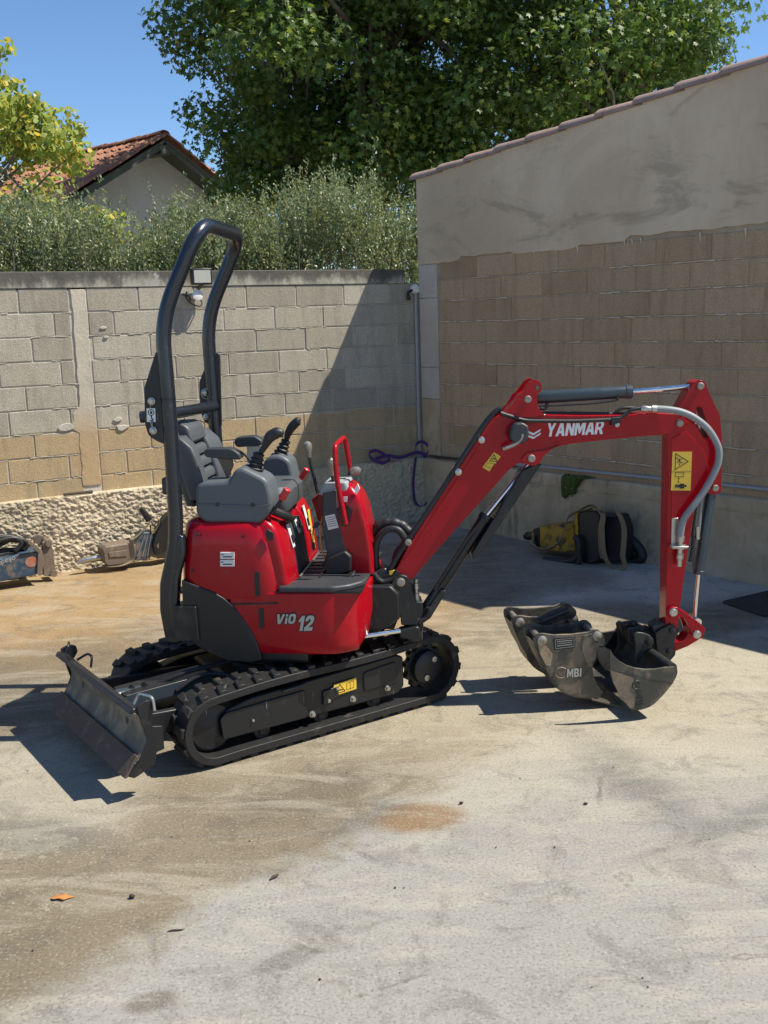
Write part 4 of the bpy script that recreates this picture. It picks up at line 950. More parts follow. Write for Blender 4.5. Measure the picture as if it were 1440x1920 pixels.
# floor, mats
fl = MB().prismz(H, fil2([(.08, -.40), (.40, -.40), (.46, -.30), (.46, .28), (.40, .36), (.08, .36)], .02), .704, .714).build('floor_mat', M['dgrey'], ex, bev=.002)
for v_ in [x * .07 for x in range(-5, 5)]: MB().box(H, .12, .42, v_, v_ + .012, .714, .719).build('mat_rib', M['dgrey'], fl)
MB().loft([[H.W(p[0], p[1], z) for p in fil2([(.08, .335), (.15, .30), (.24, .25), (.44, .22), (.468, .235), (.455, .31), (.40, .378), (.33, .412), (.08, .412)], .02, 4)] for z in (.702, .730)]).build('foot_rest', M['dgrey'], ex, bev=.008)
MB().tube([H.W(.14, -.30, .722), H.W(.14, .20, .722)], .006, 8).build('mat_rail', M['steel'], fl); MB().tube([H.W(.235, -.30, .722), H.W(.235, .25, .722)], .005, 8).build('mat_rail', M['black'], fl)
# ---- roll bar
def rp_(v, pts): return [H.W(a, v, b) for a, b in pts]
vn, vf = .385, -.335
near = [(-.425, .47), (-.445, .62), (-.445, .72), (-.425, .82), (-.398, .95), (-.390, 1.10), (-.389, 1.55), (-.395, 1.90)]
hoop = [H.W(a, vn, z) for a, z in near] + [H.W(-.33, vn, 2.06), H.W(-.22, vn - .015, 2.25)]
hoop2 = [H.W(-.22, vf + .015, 2.25), H.W(-.335, vf, 2.06), H.W(-.389, vf, 1.90), H.W(-.385, vf, 1.10), H.W(-.42, vf, .72), H.W(-.42, vf, .47)]
path = [H.W(-.412, vn, .47), H.W(-.438, vn, .66), H.W(-.378, vn, .97), H.W(-.374, vn, 1.55), H.W(-.384, vn - .01, 1.93), H.W(-.195, vn - .05, 2.33), H.W(-.185, vf + .01, 2.33), H.W(-.385, vf, 1.93), H.W(-.375, vf, 1.10), H.W(-.43, vf, .66), H.W(-.42, vf, .47)]
rb = MB().tube(fillet(path, .14, 9), .0335, 24).build('roll_bar', M['rops'], ex)
MB().tube(fillet([H.W(-.37, vf, 1.490), H.W(-.40, .10, 1.50), H.W(-.455, .27, 1.50), H.W(-.545, .285, 1.495)], .10, 8), .0275, 18).build('cross_bar', M['rops'], rb)
pl_n = fil2(z1([(190, 775), (155, 778), (90, 985), (95, 1190), (115, 1250), (150, 1275), (215, 1305), (235, 1300), (225, 790)], H, vn + .015), .012)
pn = MB().prism(H, pl_n, vn - .002, vn + .016).build('hinge_plate', M['black'], rb, bev=.003)
pl_f = fil2(z1([(490, 785), (462, 790), (400, 950), (405, 1110), (430, 1175), (500, 1205), (525, 1200), (515, 790)], H, vf + .015), .012)
pf = MB().prism(H, pl_f, vf - .002, vf + .016).build('hinge_plate', M['black'], rb, bev=.003)
for (x, y) in ((132, 1057), (142, 1222)):
    u_, z_ = z1([(x, y)], H, vn + .02)[0]; MB().lathe(H.W(u_, vn + .016, z_), H.v, [(0, .017), (.006, .017), (.007, .012), (.02, .012), (.022, .004)], 16).build('lock_pin', M['steel'], pn)
for (x, y) in ((435, 1010), (440, 1145)):
    u_, z_ = z1([(x, y)], H, vf + .02)[0]; MB().lathe(H.W(u_, vf + .016, z_), H.v, [(0, .016), (.006, .016), (.007, .011), (.02, .011), (.022, .004)], 16).build('lock_pin', M['steel'], pf)
u_, z_ = z1([(440, 1015)], H, vf + .03)[0]; MB().tube([H.W(u_ + .026 * cos(a * pi / 10), vf + .028, z_ + .026 * sin(a * pi / 10)) for a in range(20)], .0022, 6, closed=True).build('ring', M['steel'], pf)
st = poly_on(H, vn + .016, vn + .0175, z1([(105, 1097), (153, 1097), (156, 1173), (107, 1173)], H, vn + .016), 'sticker', M['white'], pn)
a0 = z1([(130, 1120)], H, vn + .018)[0]; MB().tube([H.W(a0[0] + .013 * cos(a * pi / 8), vn + .018, a0[1] + .013 * sin(a * pi / 8)) for a in range(16)], .0018, 6, closed=True).build('symbol', M['ink'], st)
MB().tube(catmull([H.W(a0[0], vn + .018, a0[1] - .014), H.W(a0[0], vn + .018, a0[1] - .024), H.W(a0[0] + .006, vn + .018, a0[1] - .032), H.W(a0[0] + .002, vn + .018, a0[1] - .039), H.W(a0[0] - .006, vn + .018, a0[1] - .034)], 4), .0028, 6).build('symbol', M['ink'], st)
MB().prism(H, [(a0[0] - .004, a0[1] - .007), (a0[0] + .004, a0[1] - .007), (a0[0] + .004, a0[1]), (a0[0] + .008, a0[1]), (a0[0], a0[1] + .008), (a0[0] - .008, a0[1]), (a0[0] - .004, a0[1])], vn + .0175, vn + .0185).build('symbol', M['ink'], st)
for p0, p1 in (((128, 1078), (125, 1098)), ((125, 1172), (138, 1205)), ((135, 1172), (138, 1205))):
    q = [H.W(a, vn + .024, b) for a, b in z1([p0, p1], H, vn + .024)]; MB().tube(q, .0015, 6).build('lanyard', M['steel'], pn)
MB().lathe(H.W(-.376, vn, 1.585), V((0, 0, 1)), [(-.004, .0338), (-.004, .0350), (.004, .0350), (.004, .0338)], 24).build('collar', M['black'], rb)
# yellow mark on the far post
q = z1([(533, 970), (551, 972), (553, 1058), (538, 1058)], H, vf + .0)
MB().tube([H.W(-.383, vf, q[2][1]), H.W(-.383, vf, q[0][1])], .0342, 24).build('yellow_band', M['yellow'], rb) if False else None
qq = H.W(-.383, vf, q[2][1]); hh = q[0][1] - q[2][1]
MB().loft([[qq + V((0, 0, zz)) + (H.u * cos(R(a)) + H.v * sin(R(a))) * rr_ for a, rr_ in [(t_, .0347) for t_ in range(-35, 36, 10)] + [(t_, .0337) for t_ in range(35, -36, -10)]] for zz in (0, hh)]).build('yellow_sticker', M['yellow'], rb)
# roll bar foot on the tail
MB().prism(H, fil2(tr(H, .43, [(326, 1137), (368, 1137), (374, 1202), (330, 1202)]), .006), .33, .437).build('roll_bar_foot', M['black'], ex, bev=.006)
MB().prism(H, fil2(tr(H, .37, [(322, 1000), (349, 1000), (352, 1035), (341, 1075), (338, 1130), (346, 1203), (316, 1203), (304, 1140), (304, 1090), (314, 1045)]), .02), .36, .415).build('post_flare', M['rops'], rb, bev=.02, seg=4)
MB().prism(H, fil2([(-.50, .49), (-.50, .67), (-.44, .70), (-.33, .68), (-.33, .47)], .01), -.43, -.30).build('roll_bar_foot', M['black'], ex, bev=.006)
MB().loft([[H.W(.43 * cos(R(a)) - .03, .40 * sin(R(a)), z) for a in range(120, 241, 8)] + [H.W(.40 * cos(R(a)) - .02, .37 * sin(R(a)), z) for a in range(240, 119, -8)] for z in (.50, .69)]).build('counterweight', M['black'], ex, bev=.01)
# ---- seat
sx = thing  # seat is a part of the machine
cush = MB().loft(stack(H, [(1.03, -.33, .09, -.2, .2, .05), (1.06, -.34, .10, -.215, .215, .06), (1.12, -.34, .10, -.215, .215, .06), (1.145, -.32, .08, -.19, .19, .06)])).build('seat_cushion', M['seat'], ex)
def back_pad(v0, v1, h0, h1, th0, th1, out, nm, par):
    """padding on the leaning backrest: h along its height"""
    rings = []
    for h in [h0 + (h1 - h0) * i / 6 for i in range(7)]:
        e = .4 + .6 * math.sqrt(max(0, 1 - (2 * (h - h0) / (h1 - h0) - 1) ** 4))
        ub = -.335 - .28 * (h - .0) ; z = 1.12 + h
        w0 = 1 - .28 * max(0, (h - .18)) ** 1.2
        ring = fil2([(ub - .03, v0 * w0), (ub + (th0 + out) * e, v0 * w0), (ub + (th1 + out) * e, v1 * w0), (ub - .03, v1 * w0)], .018, 4)
        rings.append([H.W(a, b, z) for a, b in ring])
    return MB().loft(rings).build(nm, M['seat'], par, smooth=50)
sb = MB().loft([[H.W(a, b, z) for a, b in fil2([(u_ - .05, -w_), (u_, -w_), (u_, w_), (u_ - .05, w_)], .02, 4)] for z, u_, w_ in ((1.06, -.345, .18), (1.12, -.35, .21), (1.30, -.40, .215), (1.38, -.42, .19), (1.43, -.432, .13), (1.45, -.44, .06))]).build('backrest', M['seat'], ex, smooth=50)
for v0, v1 in ((-.235, -.095), (.095, .235)): back_pad(v0, v1, -.02, .27, .055 if v0 < 0 else .03, .03 if v0 < 0 else .055, .02, 'bolster', sb)
for i in range(4): back_pad(-.10, .10, -.01 + i * .058, .043 + i * .058, .035, .035, .0, 'back_pad', sb)
back_pad(-.12, .12, .225, .325, .045, .045, .0, 'head_pad', sb)
MB().box(H, -.50, -.36, .03, .2, 1.12, 1.20).build('belt_reel', M['dgrey'], sb, bev=.01)
# ---- consoles, joysticks, armrests
def console(v0, v1, prof_, par, dv=0):
    c = MB().prism(H, fil2(prof_, .025), v0, v1).build('console', M['grey'], par, bev=.018, seg=3)
    return c
cpn = z2([(175, 600), (190, 565), (235, 545), (415, 537), (450, 462), (505, 438), (660, 515), (688, 545), (718, 650), (718, 745), (640, 842), (250, 838), (180, 780)], H, .37)
cn = console(.20, .375, cpn, ex)
MB().prism(H, z2([(178, 695), (178, 703), (560, 722), (640, 722), (716, 708), (716, 698), (640, 712), (560, 710)], H, .372), .3745, .379).build('trim_line', M['grey'], cn, bev=.001)
for x, y in ((335, 703), (585, 706)): u_, z_ = z2([(x, y)], H, .37)[0]; MB().lathe(H.W(u_, .374, z_), H.v, [(0, .008), (.006, .008), (.007, .003)], 12).build('bolt', M['black'], cn)
cpf = z2([(640, 640), (655, 400), (700, 360), (770, 352), (845, 390), (880, 540), (885, 590), (850, 640)], H, -.21)
cf = console(-.375, -.21, cpf, ex)
MB().prism(H, z2([(700, 545), (780, 548), (880, 540), (880, 548), (780, 560), (700, 556)], H, -.21), -.212, -.206).build('trim_line', M['grey'], cf, bev=.001)
def joystick(v, base, topp, grip, r0_, par):
    b = H.W(base[0], v, base[1]); t_ = H.W(topp[0], v, topp[1]); ax = (t_ - b); L = ax.length
    prof_ = []; nb = 4
    prof_.append((-.01, r0_ * 1.05)); prof_.append((.006, r0_ * 1.05))
    for i in range(nb):
        rr = r0_ * (1 - .45 * i / nb); prof_ += [(L * (.08 + .2 * i), rr), (L * (.12 + .2 * i), rr * 1.0), (L * (.18 + .2 * i), rr * .74), (L * (.24 + .2 * i), rr * .72)]
    prof_ += [(L * .86, r0_ * .55), (L * .94, r0_ * .6), (L, r0_ * .35)]
    boot = MB().lathe(b, ax, prof_, 20).build('joystick_boot', M['hose'], par, smooth=30)
    P = catmull([H.W(a, v + dv, z) for a, z, dv, r_ in grip], 5); rr = []
    for i in range(len(P)):
        t = i / (len(P) - 1) * (len(grip) - 1); j = min(int(t), len(grip) - 2); rr.append(grip[j][3] + (grip[j + 1][3] - grip[j][3]) * (t - j))
    g_ = MB().tube(P, rr, 14).build('joystick_grip', M['hose'], boot); return boot
b0, t0 = z2([(590, 490), (628, 335)], H, .28)
gp = z2([(640, 335), (670, 290), (705, 225), (760, 195), (800, 205)], H, .28)
joystick(.28, b0, t0, [(gp[0][0], gp[0][1], 0, .012), (gp[1][0], gp[1][1], 0, .015), (gp[2][0], gp[2][1], 0, .026), (gp[3][0], gp[3][1], 0, .026), (gp[4][0], gp[4][1], 0, .014)], .046, cn)
b0, t0 = z2([(768, 380), (822, 245)], H, -.29)
gp = z2([(822, 250), (835, 200), (865, 150), (905, 112), (922, 108)], H, -.29)
joystick(-.29, b0, t0, [(gp[0][0], gp[0][1], 0, .010), (gp[1][0], gp[1][1], 0, .019), (gp[2][0], gp[2][1], 0, .023), (gp[3][0], gp[3][1], 0, .022), (gp[4][0], gp[4][1], 0, .010)], .043, cf)
def armrest(v0, v1, pts, par):
    a = MB().prism(H, fil2(pts, .02, 5), v0, v1).build('armrest', M['dgrey'], par, bev=.013, seg=3); return a
ar = armrest(.225, .295, z2([(232, 335), (250, 308), (430, 305), (490, 345), (500, 385), (420, 385), (250, 368)], H, .29), ex)
MB().prism(H, z2([(330, 375), (440, 378), (445, 430), (405, 525), (395, 510), (345, 400)], H, .26), .25, .262).build('armrest_bracket', M['brown'], ar, bev=.002)
MB().tube(catmull([H.W(a, .26, b) for a, b in z2([(440, 315), (500, 330), (540, 365), (565, 400)], H, .26)], 5), .006, 8).build('cable', M['hose'], ar)
ar = armrest(-.30, -.23, z2([(448, 260), (470, 225), (600, 215), (650, 250), (655, 280), (600, 290), (470, 298)], H, -.24), ex)
MB().prism(H, z2([(540, 290), (640, 288), (640, 330), (560, 420), (540, 400)], H, -.25), -.262, -.25).build('armrest_bracket', M['steel'], ar, bev=.002)
# lock levers with red grips
for v, st_, g0, g1 in ((.33, [(715, 770), (745, 730), (785, 672)], (786, 668), (832, 592)), (-.30, [(850, 625), (895, 600), (925, 520)], (927, 520), (970, 448))):
    P = catmull([H.W(a, v, b) for a, b in z2(st_, H, v)], 5); lv = MB().tube(P, .008, 10).build('lock_lever', M['hose'], ex)
    a, b = [H.W(q_[0], v, q_[1]) for q_ in z2([g0, g1], H, v)]; MB().lathe(a, b - a, [(0, .014), (.005, .0165), ((b - a).length * .6, .0165), ((b - a).length * .92, .017), ((b - a).length, .010)], 16).build('grip', M['redcap'], lv)
MB().tube(catmull([H.W(.05, .30, 1.06), H.W(.10, .24, 1.02), H.W(.10, .15, .99), H.W(.06, .08, 1.0)], 5), .02, 10).build('wiring_boot', M['hose'], ex)
# ---- control tower in front of the seat
tl = [(.71, .335, .475, -.13, .10, .02), (.80, .325, .474, -.13, .10, .025), (.92, .30, .462, -.13, .10, .03), (1.02, .275, .445, -.125, .10, .035), (1.08, .26, .425, -.12, .095, .04), (1.125, .262, .395, -.10, .08, .04), (1.14, .275, .37, -.08, .06, .03)]
tw = MB().loft(stack(H, tl)).build('control_tower', M['red'], ex, smooth=40)
# grey rear fascia
rf = []
for z, u_, vw in ((.80, .328, .095), (.92, .302, .09), (1.02, .278, .085), (1.08, .262, .08), (1.11, .258, .075)):
    rf.append([H.W(a, b, z) for a, b in fil2([(u_ - .02, -vw - .02), (u_ - .012, -vw - .05), (u_ + .02, -vw - .045), (u_ + .02, vw), (u_ - .02, vw - .005)], .006, 2)])
fa = MB().loft(rf).build('rear_fascia', M['dgrey'], tw, bev=.003)
side = z2([(1080, 620), (1175, 600), (1200, 860), (1245, 1020), (1275, 1060), (1280, 1180), (1105, 1200), (1085, 1130), (1110, 1040), (1075, 860)], H, .10)
MB().prism(H, side, .06, .104).build('side_fascia', M['dgrey'], tw, bev=.006)
pd = MB().prism(H, fil2(z2([(1082, 1135), (1120, 1085), (1240, 1035), (1285, 1075), (1280, 1180), (1115, 1225)], H, .13), .01), .06, .135).build('pedal_cover', M['hose'], tw, bev=.008)
MB().prism(H, z2([(1120, 1245), (1300, 1190), (1308, 1215), (1290, 1250), (1130, 1285)], H, .16), .04, .17).build('foot_pedal', M['hose'], tw, bev=.006)
MB().prism(H, z2([(1125, 1262), (1190, 1262), (1300, 1200), (1302, 1206), (1200, 1270), (1128, 1270)], H, .172), .168, .172).build('pedal_edge', M['lgrey'], tw)
tp = MB().loft([[H.W(a, b, z) for a, b in fil2([(u0_, -.10), (u1_, -.10), (u1_, .085), (u0_, .085)], .02, 4)] for z, u0_, u1_ in ((1.09, .225, .375), (1.128, .235, .37), (1.150, .255, .36))]).build('top_panel', M['lgrey'], tw, bev=.004)
MB().box(H, .27, .30, .02, .05, 1.150, 1.153).build('switch', M['ink'], tp); MB().box(H, .31, .34, -.04, -.02, 1.150, 1.153).build('switch', M['ink'], tp)
lab = MB().prism(H, z2([(1095, 788), (1165, 772), (1193, 868), (1120, 886)], H, .105), .1042, .1058).build('label', M['paper'], tw)
for k in range(5):
    y = 800 + k * 15; q_ = z2([(1105 + k * 4, y), (1165 + k * 4, y - 12), (1166 + k * 4, y - 8), (1106 + k * 4, y + 4)], H, .106); MB().prism(H, q_, .1058, .1066).build('printed_line', M['ink'], lab)
MB().prism(H, fil2(z2([(1185, 720), (1260, 712), (1290, 740), (1270, 850), (1215, 862)], H, .10), .01), .085, .1045).build('recess', M['ink'], tw)
MB().prism(H, z2([(1305, 600), (1330, 555), (1345, 590), (1325, 630)], H, .09), .088, .1025).build('decal', M['white'], tw)
MB().prism(H, z2([(1228, 650), (1255, 648), (1255, 685), (1230, 687)], H, .103), .1, .1045).build('decal', M['paper'], tw)
MB().tube(fillet([H.W(a, v, b) for v, (a, b) in zip((.118, .112, .105, -.09, -.10), z2([(1245, 845)], H, .118) + z2([(1180, 520)], H, .112) + z2([(1163, 290)], H, .105) + z2([(1235, 222)], H, -.09) + z2([(1278, 480)], H, -.10))], .035, 6), .0125, 14).build('grab_rail', M['red'], tw)
for v, kn, mid, bt, kr in ((-.06, (973, 285), (985, 370), (1045, 625), .021), (.06, (1140, 405), (1150, 500), (1162, 600), .019)):
    P = [H.W(a, v, b) for a, b in z2([kn, mid, bt], H, v)]
    lv = MB().tube([P[1].lerp(P[0], .4), P[1], P[2]], .0085, 10).build('travel_lever', M['hose'], tw)
    d = (P[0] - P[1]); MB().lathe(P[1], d, [(0, .010), (d.length * .4, .012), (d.length * .7, kr * .9), (d.length * 1.0, kr), (d.length * 1.2, kr * .85), (d.length * 1.35, .004)], 18).build('knob', M['pin'], lv)
P = [H.W(a, 0.0, b) for a, b in z2([(1262, 495), (1275, 470), (1325, 462)], H, 0.0)]
MB().lathe(P[1], P[2] - P[1], [(0, .01), (.01, .017), (.03, .020), (.045, .016), (.053, .004)], 16).build('knob', M['pin'], MB().tube(P[:2], .007, 8).build('blade_lever', M['hose'], tw))
MB().prism(H, z2([(1000, 670), (1060, 620), (1085, 640), (1080, 820), (1050, 830)], H, -.12), -.14, -.118).build('side_fascia', M['red'], tw, bev=.004)
# keys on a ring
kr = z2([(1025, 830), (1012, 900), (1015, 960), (1012, 1030)], H, .09)
ky = MB().tube([H.W(a, .10, b) for a, b in kr[:3]], .0025, 6).build('key_cord', M['hose'], tw)
MB().tube([H.W(kr[1][0] + .010 * cos(a * pi / 8), .10, kr[1][1] + .010 * sin(a * pi / 8)) for a in range(16)], .0015, 6, closed=True).build('key_ring', M['steel'], ky)
MB().prism(H, [(kr[2][0] + .009 * cos(a * pi / 6), (kr[2][1] + kr[3][1]) / 2 + .022 * sin(a * pi / 6)) for a in range(12)], .098, .102).build('key_tag', M['ink'], ky)
MB().prism(H, fil2(z2([(1005, 865), (1040, 820), (1065, 840), (1040, 870)], H, .09), .004), .09, .105).build('key_head', M['ink'], ky)
MB().tube(catmull([H.W(a, .085, b) for a, b in z2([(1078, 790), (1062, 900), (1068, 1000), (1095, 1090)], H, .085)], 5), .004, 8).build('cable', pm('orange_cable', (.6, .22, .03), .5), tw)

# ---- front frame and swing post
MB().prism(H, [(.30, .42), (.30, .66), (.56, .66), (.60, .62), (.60, .50), (.52, .44)], -.16, .14).build('front_frame', M['black'], ex, bev=.01)
MB().prism(H, [(.45, .42), (.45, .66), (.62, .66), (.66, .60), (.66, .56), (.60, .52), (.56, .42)], -.05, .05).build('front_frame', M['black'], ex, bev=.008)
sp_pts = fil2(z3([(862, 600), (880, 568), (912, 555), (950, 565), (972, 605), (1005, 740), (1012, 850), (915, 852), (905, 725), (870, 712), (825, 715)], B, .075), .008)
for v0, v1 in ((.055, .078), (-.078, -.055)): swp = MB().prism(B, sp_pts, v0, v1).build('swing_post', M['black'], ex, bev=.003)
MB().box(B, -.02, .06, -.06, .06, .42, .56).build('swing_post_web', M['black'], ex, bev=.006)
b_ = z3([(985, 840), (985, 945)], B, .03); zt, zb_ = b_[0][1], b_[1][1]
MB().lathe(B.W(b_[0][0], .03, zb_), V((0, 0, 1)), [(0, .03), (.01, .045), (zt - zb_, .045), (zt - zb_ + .006, .035)], 24).build('swing_pivot', M['black'], ex)
MB().lathe(B.W(b_[0][0], .078, (zt + zb_) / 2), B.v, [(-.01, .02), (.006, .02), (.008, .012), (.014, .012)], 14).build('pivot_bolt', M['pin'], ex)
q_ = z3([(640, 925), (912, 906)], B, .16); MB().cyl(B.W(q_[0][0], .16, q_[0][1]), B.W(q_[1][0], .10, q_[1][1]), .0125).build('swing_cylinder_rod', M['chrome'], ex)
MB().prism(B, fil2(z3([(905, 885), (1010, 860), (1030, 880), (1030, 935), (990, 945), (905, 925)], B, .1), .01), .03, .10).build('rod_eye', M['black'], ex, bev=.006)
u_, z_ = z3([(912, 600)], B, .08)[0]
for v_, s_ in ((.078, 1), (-.078, -1)): MB().lathe(B.W(u_, v_, z_), B.v * s_, [(0, .021), (.006, .021), (.008, .017), (.012, .017), (.013, .004)], 20).build('boom_pin', M['pin'], ex)
# fittings right of the post
q_ = z3([(1000, 570), (1002, 640), (1010, 700)], B, .02); MB().lathe(B.W(q_[1][0], .02, q_[1][1]), V((0, 0, 1)), [(-.06, .016), (-.02, .016), (-.018, .011), (.0, .011), (.002, .016), (.03, .016), (.032, .010), (.05, .012)], 12).build('hose_fitting', M['steel'], ex)

# ---- boom
bp = zb([(38, 838), (60, 800), (100, 722), (230, 520), (330, 370), (400, 262), (430, 215), (462, 208), (488, 192), (545, 125), (565, 118), (592, 118), (602, 150), (612, 190), (640, 206), (780, 209), (930, 208), (1065, 200), (1160, 203), (1190, 215), (1205, 240), (1190, 268), (1150, 280), (1105, 288), (1055, 290), (900, 305), (745, 322), (690, 334), (650, 352), (625, 375), (612, 398), (588, 408), (560, 398), (530, 400), (490, 432), (440, 490), (340, 600), (240, 712), (165, 800), (112, 862), (85, 870), (50, 862)], B, .055)
hookh = zb([(608, 86), (614, 96), (608, 108), (596, 110), (588, 98), (594, 86)], B, .03)
boom = MB().prism(B, fil2(bp, .006, 2), -.055, .055).build('boom', M['red'], ex, bev=.004)
up_pl = zb([(462, 210), (500, 178), (528, 135), (548, 118), (560, 100), (580, 74), (600, 66), (620, 74), (627, 92), (625, 112), (606, 128), (612, 180), (640, 204), (600, 215), (500, 216)], B, .068)
for v0, v1 in ((.052, .068), (-.068, -.052)): MB().prism(B, fil2(up_pl, .008, 3), v0, v1, [hookh]).build('boom_ear', M['red'], boom, bev=.002)
lw_pl = zb([(545, 385), (565, 360), (605, 352), (650, 345), (700, 325), (660, 348), (632, 372), (618, 400), (590, 410), (560, 402)], B, .065)
for v0, v1 in ((.05, .066), (-.066, -.05)): MB().prism(B, fil2(lw_pl, .006, 3), v0, v1).build('boom_ear', M['red'], boom, bev=.002)
def pin(x, y, v, r_=.02, nm='pivot_pin', F=B, par=ex, mat='pin', fn=zb):
    a, b = fn([(x, y)], F, v)[0]
    for s_ in (1, -1): MB().lathe(F.W(a, v * s_ - .008 * s_, b), F.v * s_, [(0, r_), (.012, r_), (.014, r_ * .8), (.018, r_ * .8), (.019, r_ * .35), (.017, .001)], 20).build(nm, M[mat], par)
pin(571, 145, .070, .017, par=boom); pin(586, 380, .069, .018, par=boom); pin(1175, 240, .064, .017, par=boom); pin(925, 246, .066, .012, par=boom, mat='steel'); pin(478, 340, .058, .010, par=boom, mat='steel')
# lettering and marque
q_ = zb([(642, 294), (868, 283)], B, .056); a, b = B.W(q_[0][0], .0548, q_[0][1]), B.W(q_[1][0], .0548, q_[1][1])
block_text('YANMAR', a, b - a, (0, 0, 1), B.v, (b - a).length, .064, M['white'], 'lettering', boom, .16, .06, th=.002)
for pts in ([(566, 276), (592, 289), (622, 270), (622, 263), (594, 280), (566, 268)], [(566, 292), (592, 303), (622, 284), (622, 277), (594, 295), (566, 284)]):
    MB().prism(B, zb(pts, B, .056), .0555, .057).build('marque', M['white'], boom)
sq = zb([(437, 356), (464, 372), (418, 432), (391, 415)], B, .056)
ys = MB().prism(B, sq, .0552, .0565).build('warning_sticker', M['yellow'], boom)
def inkline(F, v, P_, wd, nm, par, closed=True, mat='ink'):
    mb = MB(); m_ = len(P_)
    for i in range(m_ if closed else m_ - 1):
        p, q = V(P_[i]), V(P_[(i + 1) % m_]); d = (q - p).normalized(); nn_ = V((-d.y, d.x)) * wd / 2; e = d * wd / 2
        mb.prism(F, [tuple(p - e - nn_), tuple(q + e - nn_), tuple(q + e + nn_), tuple(p - e + nn_)], v, v + .0006)
    return mb.build(nm, M[mat], par)
inkline(B, .0565, zb([(437, 365), (450, 393), (420, 390)], B, .0565), .0035, 'triangle', ys); inkline(B, .0565, zb([(412, 397), (440, 402), (425, 420), (402, 412)], B, .0565), .002, 'book', ys)
inkline(B, .0565, zb([(430, 385), (438, 378), (442, 386)], B, .0565), .004, 'pictogram', ys, False)
# work lamp
lm = MB().prism(B, fil2(zb([(502, 262), (520, 240), (548, 236), (570, 250), (572, 285), (562, 312), (540, 322), (508, 316), (497, 295)], B, .10), .008, 3), .058, .125).build('work_lamp', M['dgrey'], boom, bev=.008)
MB().tube(catmull([B.W(a, .118, b) for a, b in zb([(548, 282), (543, 302), (522, 322), (480, 340)], B, .11)], 4), .009, 8).build('lamp_bracket', M['pin'], lm)
# arm cylinder on top
p1, p2, p3 = zb([(598, 139), (982, 115), (1235, 93)], B, 0)
ac = MB().lathe(B.W(p1[0], 0, p1[1]), B.W(p2[0], 0, p2[1]) - B.W(p1[0], 0, p1[1]), [(0, .027), (.006, .030), ((V(p2) - V(p1)).length - .03, .030), ((V(p2) - V(p1)).length - .028, .033), ((V(p2) - V(p1)).length, .033), ((V(p2) - V(p1)).length + .002, .012)], 28).build('arm_cylinder', M['cyl'], ex)
MB().cyl(B.W(*[p2[0], 0, p2[1]]), B.W(p3[0], 0, p3[1]), .0125).build('cylinder_rod', M['chrome'], ac)
MB().cyl(B.W(p1[0] - .05, 0, p1[1]), B.W(p1[0] + .01, 0, p1[1]), .024).build('cylinder_eye', M['cyl'], ac)
for pts, r_ in (([(610, 170), (700, 168), (830, 160), (920, 148), (925, 138)], .006), ([(620, 180), (640, 180), (650, 160)], .010)):
    MB().tube(catmull([B.W(a, .03, b) for a, b in zb(pts, B, .03)], 5), r_, 8).build('oil_pipe', M['hose'], ac)
# steel pipes on the boom
MB().tube(fillet([B.W(a, .066, b) for a, b in zb([(462, 200), (560, 231), (760, 232), (905, 226), (930, 222)], B, .066)], .03), .010, 10).build('oil_pipe', M['hose'], boom)
MB().tube(fillet([B.W(a, .02, b) for a, b in zb([(610, 200), (930, 203), (1000, 205)], B, .02)], .03), .008, 10).build('oil_pipe', M['hose'], boom)
MB().tube(catmull([B.W(a, .066, b) for a, b in zb([(930, 222), (960, 205), (985, 186), (1030, 180)], B, .066)], 5), .009, 10).build('oil_pipe', M['hose'], boom)
MB().tube(catmull([B.W(a, .03, b) for a, b in zb([(920, 195), (950, 180), (1000, 180), (1030, 186)], B, .03)], 5), .008, 10).build('oil_pipe', M['hose'], boom)
MB().prism(B, fil2(zb([(902, 218), (938, 216), (938, 236), (902, 250)], B, .07), .004), .055, .078).build('pipe_clamp', M['black'], boom, bev=.003)
# hose bundle down the back of the boom
for k in range(4):
    o_ = -.045 + k * .03
    P = zb([(480 - k * 4, 196), (445, 215), (405, 262 + k * 2), (330, 380), (240, 520), (160, 640), (95, 735), (55, 800), (30, 850)], B, o_)
    P = [(a - .012 - (.004 if k % 2 else 0), b + .012) for a, b in P]
    MB().tube(catmull([B.W(a, o_, b) for a, b in P], 5), .0135, 10).build('hydraulic_hose', M['hose'], boom)
for x, y in ((385, 305), (293, 432), (95, 710)):
    a, b = zb([(x, y)], B, .04)[0]; MB().lathe(B.W(a, .0, b), B.v, [(-.07, .016), (.065, .016), (.068, .010)], 12).build('hose_clamp', M['steel'] if x > 100 else M['pin'], boom)
MB().tube(catmull([B.W(a, .0, b) for a, b in zb([(395, 290), (420, 300), (480, 300), (510, 290)], B, .06)], 4), .002, 6).build('lamp_wire', pm('orange_wire', (.6, .3, .1), .5), boom)
